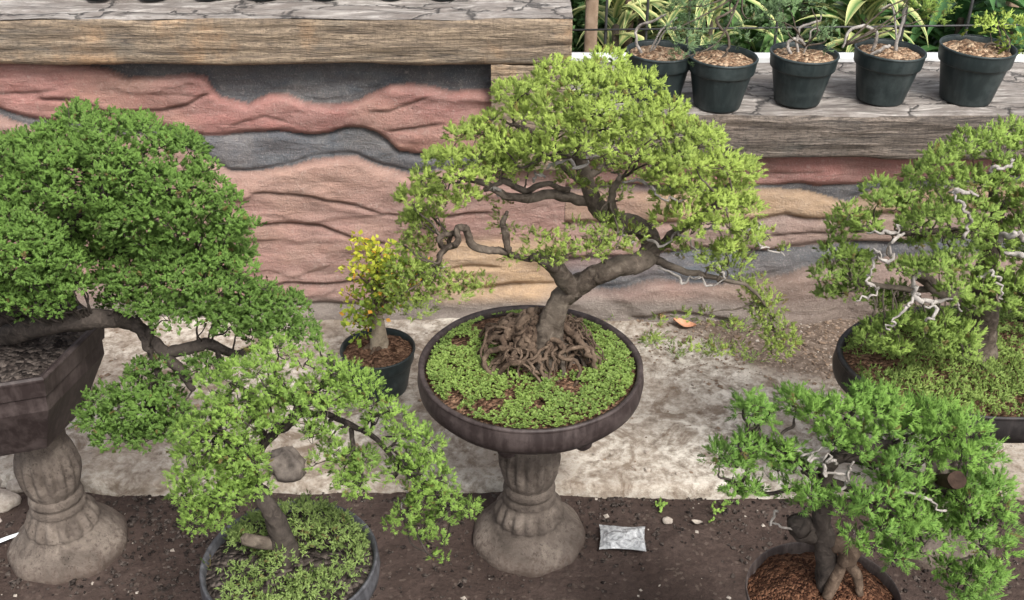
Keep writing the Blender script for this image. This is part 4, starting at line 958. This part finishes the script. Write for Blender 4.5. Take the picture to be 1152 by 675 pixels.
# ================================================================ BACKGROUND
def strap_plant(name, label, x, y, z, n, L, W, cream, tone=.5, group=None, up=.9, seed=1):
    r = random.Random(seed); t = thing(name, (x, y, 0), label, 'plant', group); m = MB()
    for k in range(n):
        a = r.uniform(0, 2*math.pi); el = r.uniform(.25, 1.45)*up; l = L*r.uniform(.7, 1.15); w = W*r.uniform(.8, 1.2)
        h0 = z+r.uniform(-.25, .12); seg = 8; pts = []
        p = np.array([x, y, h0]); e = el
        for s in range(seg+1):
            pts.append(p.copy()); p = p+np.array([math.cos(a)*math.cos(e), math.sin(a)*math.cos(e), math.sin(e)])*l/seg; e -= r.uniform(.12, .28)
        pts = np.array(pts); sd = np.array([-math.sin(a), math.cos(a), 0]); v = []; col = []
        tn = min(1, max(0, tone+r.gauss(0, .15)))
        for s, q in enumerate(pts):
            u = s/seg; ww = w*(.35+1.0*math.sin(math.pi*min(1, u*.9+.1))**.7)*(1-u**4)
            for j, g in enumerate((-1, -.5, 0, .5, 1)):
                v.append(q+sd*ww*.5*g+np.array([0, 0, .22*ww*abs(g)]))
                col.append((tn, u*.4, cream*(1 if abs(g) > .7 else .5 if abs(g) > .3 else 0)))
        m.add(np.array(v), grid_faces(seg+1, 5), np.array(col))
    m.build('leaf_rosette', M['strap'], t)
    m = MB(); tube(m, [(x, y, -.02), (x+.01, y, z*.5), (x, y, z)], [.022, .018, .016], 8, 4, .2, .01); m.build('stem', M['bark'], t)
def bg(px, py, Y): p = P(px, py, Y); return p[0], p[1], max(.15, p[2])
k = 0
for (px, py, Y, n, L, W, cr, tn, lab) in [
    (692, 30, 4.75, 34, .34, .030, .95, .5, 'cream striped strap leaved plant beside the wooden post'),
    (722, 5, 5.0, 34, .40, .032, .9, .5, 'yellow striped strap leaved plant behind the leftmost wall pot'),
    (800, 8, 4.9, 40, .40, .034, .9, .5, 'yellow edged strap leaved plant behind the second wall pot'),
    (972, 22, 4.8, 60, .36, .040, .85, .5, 'big cream striped rosette behind the fourth wall pot'),
    (985, -20, 5.1, 34, .36, .036, .8, .5, 'taller cream striped rosette behind the big one'),
    (845, 20, 5.2, 30, .45, .05, .05, .6, 'green strap leaved plant behind the second and third wall pots'),
    (905, -5, 5.0, 30, .42, .05, .1, .5, 'green strap leaved plant above the middle wall pot'),
    (1080, 20, 4.9, 34, .48, .055, .0, .2, 'dark glossy strap leaved plant left of the right end pot'),
    (1130, 5, 5.2, 34, .48, .055, .0, .25, 'dark strap leaved plant behind the right end pot'),
    (1045, 40, 5.0, 30, .40, .045, .0, .2, 'low dark strap leaved plant between the two right pots'),
    (940, 50, 5.1, 26, .34, .04, .0, .15, 'low dark green strap leaved plant behind the middle wall pot')]:
    k += 1; x, y, z = bg(px, py, Y); strap_plant('strap_leaf_plant', lab, x, y, z, n, L, W, cr, tn, seed=k)
def hedge_bush(label, px, py, Y, r, tone, seed, leaf='hedge', L=.05, W=.022, dens=15):
    global rng; rng = np.random.default_rng(seed); random.seed(seed)
    x, y, z = bg(px, py, Y); t = thing('bush', (x, y, 0), label, 'bush')
    f = MB()
    for q in range(30):
        c = np.array([x, y, z*.75])+norm(rng.normal(size=3))*r*random.uniform(.2, 1)*np.array([1, .8, 1.1])
        c[2] = max(c[2], .08)
        clump(f, c, r*.34, dict(dens=dens, n=7, len=L, w=W, spread=1., up=.4, brown=.03), tone+random.gauss(0, .15))
    f.build('crown', M[leaf], t)
    m = MB(); tube(m, [(x, y, -.02), (x+.02, y, z*.4), (x, y, z*.9)], [.03, .025, .012], 8, 4, .2, .02); m.build('stem', M['bark_dark'], t)
for i, (lab, px, py, Y, r, tone) in enumerate([
    ('dark green bush behind the wooden post', 655, 20, 5.5, .50, .5), ('green bush behind the leftmost wall pots', 750, 10, 5.9, .55, .45), ('leafy bush in the gap above the second wall pot', 835, 15, 6.0, .55, .55),
    ('shadowy bush above the middle wall pot', 910, 10, 6.0, .55, .4), ('dark bush behind the striped rosette', 1000, 5, 6.1, .55, .3), ('dark bush between the two right pots', 1075, 15, 6.0, .55, .2), ('dark bush in the upper right corner', 1150, 10, 6.0, .55, .3),
    ('farther low bush at the left of the fence', 690, -30, 7.2, .7, .3), ('farther low bush behind the middle of the fence', 860, -30, 7.3, .7, .3), ('farther low bush at the right of the fence', 1040, -30, 7.4, .7, .3)]):
    hedge_bush(lab, px, py, Y, r, tone, 100+i)
# fence of thin rods
fe = thing('rod_fence', (1.2, 4.45, 0), 'dark thin metal rod fence behind the row of black pots', 'fence')
def bar(m, a, b, r): tube(m, [a, (np.array(a)+np.array(b))/2, b], [r]*3, 8, 2)
for y_ in (33, -8):
    a = P(640, y_+1, 4.45); b = P(1152, y_-8, 4.45); m = MB(); bar(m, (XE-.02, 4.45, a[2]), (3.0, 4.45, b[2]), .004); m.build('rail', M['metal'], fe)
for px in (682, 728, 775, 875, 1018, 1090):
    x = P(px, 20, 4.458)[0]; m = MB(); bar(m, (x, 4.458, 0), (x, 4.458, 1.35), .0062); m.build('rod', M['metal'], fe)
def post(px, hw, mat, label, Y=4.62):
    p = P(px, 30, Y); w = hw*scale_at(p); t = MB()
    z = np.linspace(-.02, 1.6, 40); q = []
    th = np.linspace(0, 2*math.pi, 16, endpoint=False)
    sq = 1/np.maximum(np.abs(np.cos(th)), np.abs(np.sin(th)))**.8
    V = np.stack([p[0]+(w*sq*np.cos(th))[:, None]*(1+.06*fbm(th[:, None]*2, z[None]*3, px, 3)), Y+(w*sq*np.sin(th))[:, None]*(1+.06*fbm(th[:, None]*2, z[None]*3, px+3, 3)), np.tile(z, (16, 1))], -1)
    t.add(V, grid_faces(16, 40, True)); t.add(np.vstack([V[:, -1], V[:, -1].mean(0)]), np.array([[i, (i+1) % 16, 16] for i in range(16)]))
    tag(t.build('wooden_post', mat, origin=(p[0], Y, 0)), label, 'post')
post(665, 7, M['post'], 'light brown timber post just right of the tall wall end')
post(707, 5, M['post_dark'], 'darker timber post behind the yellow striped plant', 4.9)
post(1133, 6, M['post'], 'reddish timber post in the upper right corner', 5.0)

# ================================================================ SMALL THINGS ON THE GROUND
def blob(name, c, sx, sy, sz, mat, label, cat, seed, rough=.25, group=None, under=.3):
    lat, lon = 14, 20; v = []
    for i in range(lat+1):
        for j in range(lon):
            a, b = math.pi*i/lat, 2*math.pi*j/lon; v.append((math.sin(a)*math.cos(b), math.sin(a)*math.sin(b), math.cos(a)))
    v = np.array(v); d = 1+rough*fbm(v[:, 0]*1.5+seed, v[:, 1]*1.5, v[:, 2]*1.5+seed, 3)*1.6
    v = v*d[:, None]*np.array([sx, sy, sz]); v[:, 2] = np.maximum(v[:, 2], -sz*under)+sz*under
    f = [(i*lon+j, (i+1)*lon+j, (i+1)*lon+(j+1) % lon, i*lon+(j+1) % lon) for i in range(lat) for j in range(lon)]
    m = MB(); m.add(v, np.array(f)); o = m.build(name, mat, origin=(0, 0, 0)); o.location = [float(a) for a in c]
    return tag(o, label, cat, group)
p = PZ(321, 540, .04); blob('stone', (p[0], p[1]+.05, .036), .068, .05, .062, M['stone'], 'rounded grey brown stone on the slab edge behind the front left bonsai', 'stone', 3., rough=.6)
for i, (px, py, s, lab) in enumerate([(8, 520, .05, 'pale stone left of the baluster, beside the hexagonal pot pedestal'), (22, 545, .04, 'smaller pale stone touching the left pedestal base'), (2, 565, .06, 'large pale stone at the left edge of the slab'), (-14, 540, .06, 'pale stone cut by the left edge of the picture')]):
    p = PZ(px, py, .01); blob('stone', (p[0], p[1], .0), s, s*.8, s*.6, M['pebble'], lab, 'stone', 7.+i)
p = PZ(751, 587, 0); blob('stone', (p[0], p[1], .002), .018, .014, .010, M['pebble'], 'small pale pebble on the dark earth above the plastic packet', 'stone', 15.)
# plastic sachet
p = PZ(700, 609, .0); m = MB(); nx, ny = 36, 24
U, V = np.meshgrid(np.linspace(-1, 1, nx), np.linspace(-1, 1, ny), indexing='ij')
pin = 1-.10*(1-U**2)*0-.07*(1-np.abs(V))*0
bx = U*.069*(1+.05*np.cos(V*2)*-1+.02*fbm(V*3, 1, 1, 2)); by = V*.053*(1-.10*(1-U*U)*1)+.003*fbm(U*3, V, 2, 2)
puff = .013*(1-U**4)*(1-V**4)*(1+.9*fbm(U*2.5, V*2.5, 5, 3))
top = np.stack([bx, by, .012+puff], -1); bot = np.stack([bx, by, .010-puff*.25], -1)
f = grid_faces(nx, ny); m.add(top, f); m.add(bot, f[:, ::-1])
o = m.build('plastic_packet', M['bag'], origin=(0, 0, 0)); o.location = (p[0], p[1], .004); o.rotation_euler = (0, 0, R(-4)); tag(o, 'crumpled clear plastic packet lying on the dark earth', 'packet')
# white strip at the left edge
a, b = PZ(-20, 617, .03), PZ(26, 600, .03); m = MB(); v = []; n = 14
for i in range(n+1):
    q = i/n; c = a*(1-q)+b*q; w = .018*(1-q)**.6+.002; pr = np.array([.35, .93, 0])
    for g in (-1, 0, 1): v.append(c+pr*w*g+np.array([0, 0, .008*(1-abs(g))+.003*math.sin(q*3)]))
m.add(np.array(v), grid_faces(n+1, 3)); tag(m.build('plastic_strip', M['white'], origin=(a[0], a[1], 0)), 'pointed white plastic strip at the left edge beside the pedestal base', 'strip')
# dry leaves
def dry_leaf(px, py, z, L, mat, label, seed, group=None):
    r = random.Random(seed); c = PZ(px, py, z); a = r.uniform(0, 6.28); d = np.array([math.cos(a), math.sin(a), 0]); s = np.array([-d[1], d[0], 0]); v = []; n = 8
    for i in range(n+1):
        u = i/n; w = L*.28*math.sin(math.pi*u)**.8
        for g in (-1, -.5, 0, .5, 1): v.append(d*L*(u-.5)+s*w*g+np.array([0, 0, .006+L*.12*abs(g)+L*.1*math.sin(u*4+seed)]))
    m = MB(); m.add(np.array(v), grid_faces(n+1, 5)); o = m.build('dry_leaf', mat, origin=(0, 0, 0)); o.location = [float(q) for q in c]; return tag(o, label, 'leaf', group)
dry_leaf(770, 366, .045, .09, M['dry_leaf'], 'curled orange dry leaf on the concrete right of the round bowl', 2)
dry_leaf(748, 358, .045, .06, M['dry_leaf'], 'smaller faded dry leaf left of the orange one on the concrete', 5)
dry_leaf(784, 589, .003, .035, M['pebble'], 'small pale dry leaf on the earth, right of the pale pebble', 9)
# weeds
def weed(px, py, z, r, n, mat, label, seed, L=.03, W=.009):
    global rng; rng = np.random.default_rng(seed); c = PZ(px, py, z); m = MB()
    q = rng.normal(0, r*.5, (n, 2)); pos = np.column_stack([q, np.full(n, .004)])
    d = np.column_stack([q/r*.7, np.ones(n)*.8]); tufts(m, pos, d, 5, L, W, .7, rng.uniform(.2, .9, n), .08)
    o = m.build('weed', mat, origin=(0, 0, 0)); o.location = [float(a) for a in c]; return tag(o, label, 'weed')
weed(741, 572, 0, .02, 6, M['lf_front'], 'tiny green weed on the earth just below the slab edge', 1, .022, .012)
weed(803, 576, 0, .03, 6, M['lf_front'], 'tiny weed on the earth below the slab, left of the right foreground bonsai', 2, .022, .012)
for i, (px, py, r, n, lab) in enumerate([(735, 385, .05, 30, 'low grassy weed on the concrete against the bowl right side'), (760, 398, .04, 18, 'small weed just below the orange dry leaf'), (800, 392, .06, 34, 'spreading weed on the concrete right of the dry leaf'), (828, 372, .06, 26, 'weed near the wall foot under the drooping spray'), (790, 345, .06, 24, 'weed at the wall foot above the dry leaf'),
                                         (690, 352, .05, 22, 'weed at the wall foot behind the round bowl'), (845, 404, .04, 16, 'small weed farthest right on the open concrete')]):
    weed(px, py, .042, r, n, M['cover_pale'], lab, 30+i, .032, .004)

# scattered gravel and litter
def scatter(name, label, cat, n, region, size, mat, z, seed, flat=.6, dens=None):
    g = np.random.default_rng(seed); m = MB()
    base = np.array([(1, 0, 0), (-1, 0, 0), (0, 1, 0), (0, -1, 0), (0, 0, 1), (0, 0, -1)], float)
    fc = np.array([(0, 2, 4), (2, 1, 4), (1, 3, 4), (3, 0, 4), (2, 0, 5), (1, 2, 5), (3, 1, 5), (0, 3, 5)])
    x = g.uniform(region[0], region[1], n); y = g.uniform(region[2], region[3], n)
    keep = fbm(x*3, y*3, seed, 3)+g.uniform(-.4, .4, n) > -.05
    if dens is not None: keep &= dens(x, y) > g.random(n)
    x, y = x[keep], y[keep]; n = len(x)
    zz = z(x, y); s = size*g.gamma(2.0, .5, n)[:, None, None]
    q = g.normal(size=(n, 3, 3)); qq, _ = np.linalg.qr(q)
    v = (base[None]*g.uniform(.6, 1.3, (n, 6, 1)))@qq*s*np.array([1, 1, flat]); v += np.stack([x, y, zz+size*.25], -1)[:, None]
    f = (np.arange(n)[:, None, None]*6+fc[None]).reshape(-1, 3); m.add(v.reshape(-1, 3), f)
    return tag(m.build(name, mat, smooth=False), label, cat, kind='stuff')
gz = lambda x, y: .018*fbm(x*4, y*4, 0, 4)-.003
sz = lambda x, y: .040+.008*fbm(x*5, y*5, 1, 4)
scatter('gravel', 'dark crumbs of soil scattered over the earth strip', 'gravel', 14000, (-2.2, 2.2, 1.9, EDGE+.02), .0045, M['soil_dark'], gz, 3)
scatter('gravel', 'coarser dark grit around the left pedestal base', 'gravel', 3500, (-2.0, -.7, 2.3, EDGE+.05), .0055, M['soil_dark'], gz, 13, dens=lambda x, y: np.clip(1.2-np.hypot(x+1.15, y-2.6)*2.0, 0, 1)*.6)
scatter('gravel', 'few pale pebbles sprinkled on the dark earth', 'gravel', 420, (-2.2, 2.2, 1.9, EDGE+.02), .004, M['pebble'], gz, 4)
def dn(x, y): px, py = proj(x, y, .04); return sstep(680, 780, px)*sstep(450, 390, py)+.06+.5*sstep(350, 335, py)
scatter('leaf_litter', 'brown crumbly leaf litter along the wall foot and the right of the slab', 'leaf litter', 24000, (-2.4, 2.6, EDGE+.05, WALLY-.02), .0038, M['litter'], sz, 5, .35, dn)
scatter('gravel', 'pale grit loose on the concrete slab', 'gravel', 5000, (-2.4, 2.6, EDGE+.04, WALLY-.05), .003, M['pebble'], sz, 6)

# ================================================================ LIGHT
w = bpy.data.worlds.new('World'); scene.world = w; w.use_nodes = True; nt = w.node_tree
bgn = nt.nodes['Background']; sky = nt.nodes.new('ShaderNodeTexSky'); sky.sky_type = 'NISHITA'; sky.sun_disc = False
EL, AZ = R(50), R(-35)      # the sun stands high, ahead-right of the camera
sky.sun_elevation = EL; sky.sun_rotation = R(150); sky.dust_density = 4.; sky.air_density = 1.
hs = nt.nodes.new('ShaderNodeHueSaturation'); hs.inputs['Saturation'].default_value = .30
nt.links.new(sky.outputs[0], hs.inputs['Color']); nt.links.new(hs.outputs[0], bgn.inputs[0]); bgn.inputs[1].default_value = .15
s = bpy.data.lights.new('sun', 'SUN'); s.energy = 2.3; s.angle = R(18); s.color = (1, .96, .90)
so = bpy.data.objects.new('sun', s); COL.objects.link(so)
az = sky.sun_rotation; d = np.array([math.sin(az)*math.cos(EL), math.cos(az)*math.cos(EL), math.sin(EL)])
from mathutils import Vector
so.rotation_euler = Vector(d.tolist()).to_track_quat('Z', 'Y').to_euler()
scene.view_settings.view_transform = 'Standard'; scene.view_settings.look = 'None'; scene.view_settings.gamma = 1
scene.view_settings.exposure = .70
scene.cycles.use_denoising = True
scene.cycles.max_bounces = 6; scene.cycles.diffuse_bounces = 3; scene.cycles.transparent_max_bounces = 6
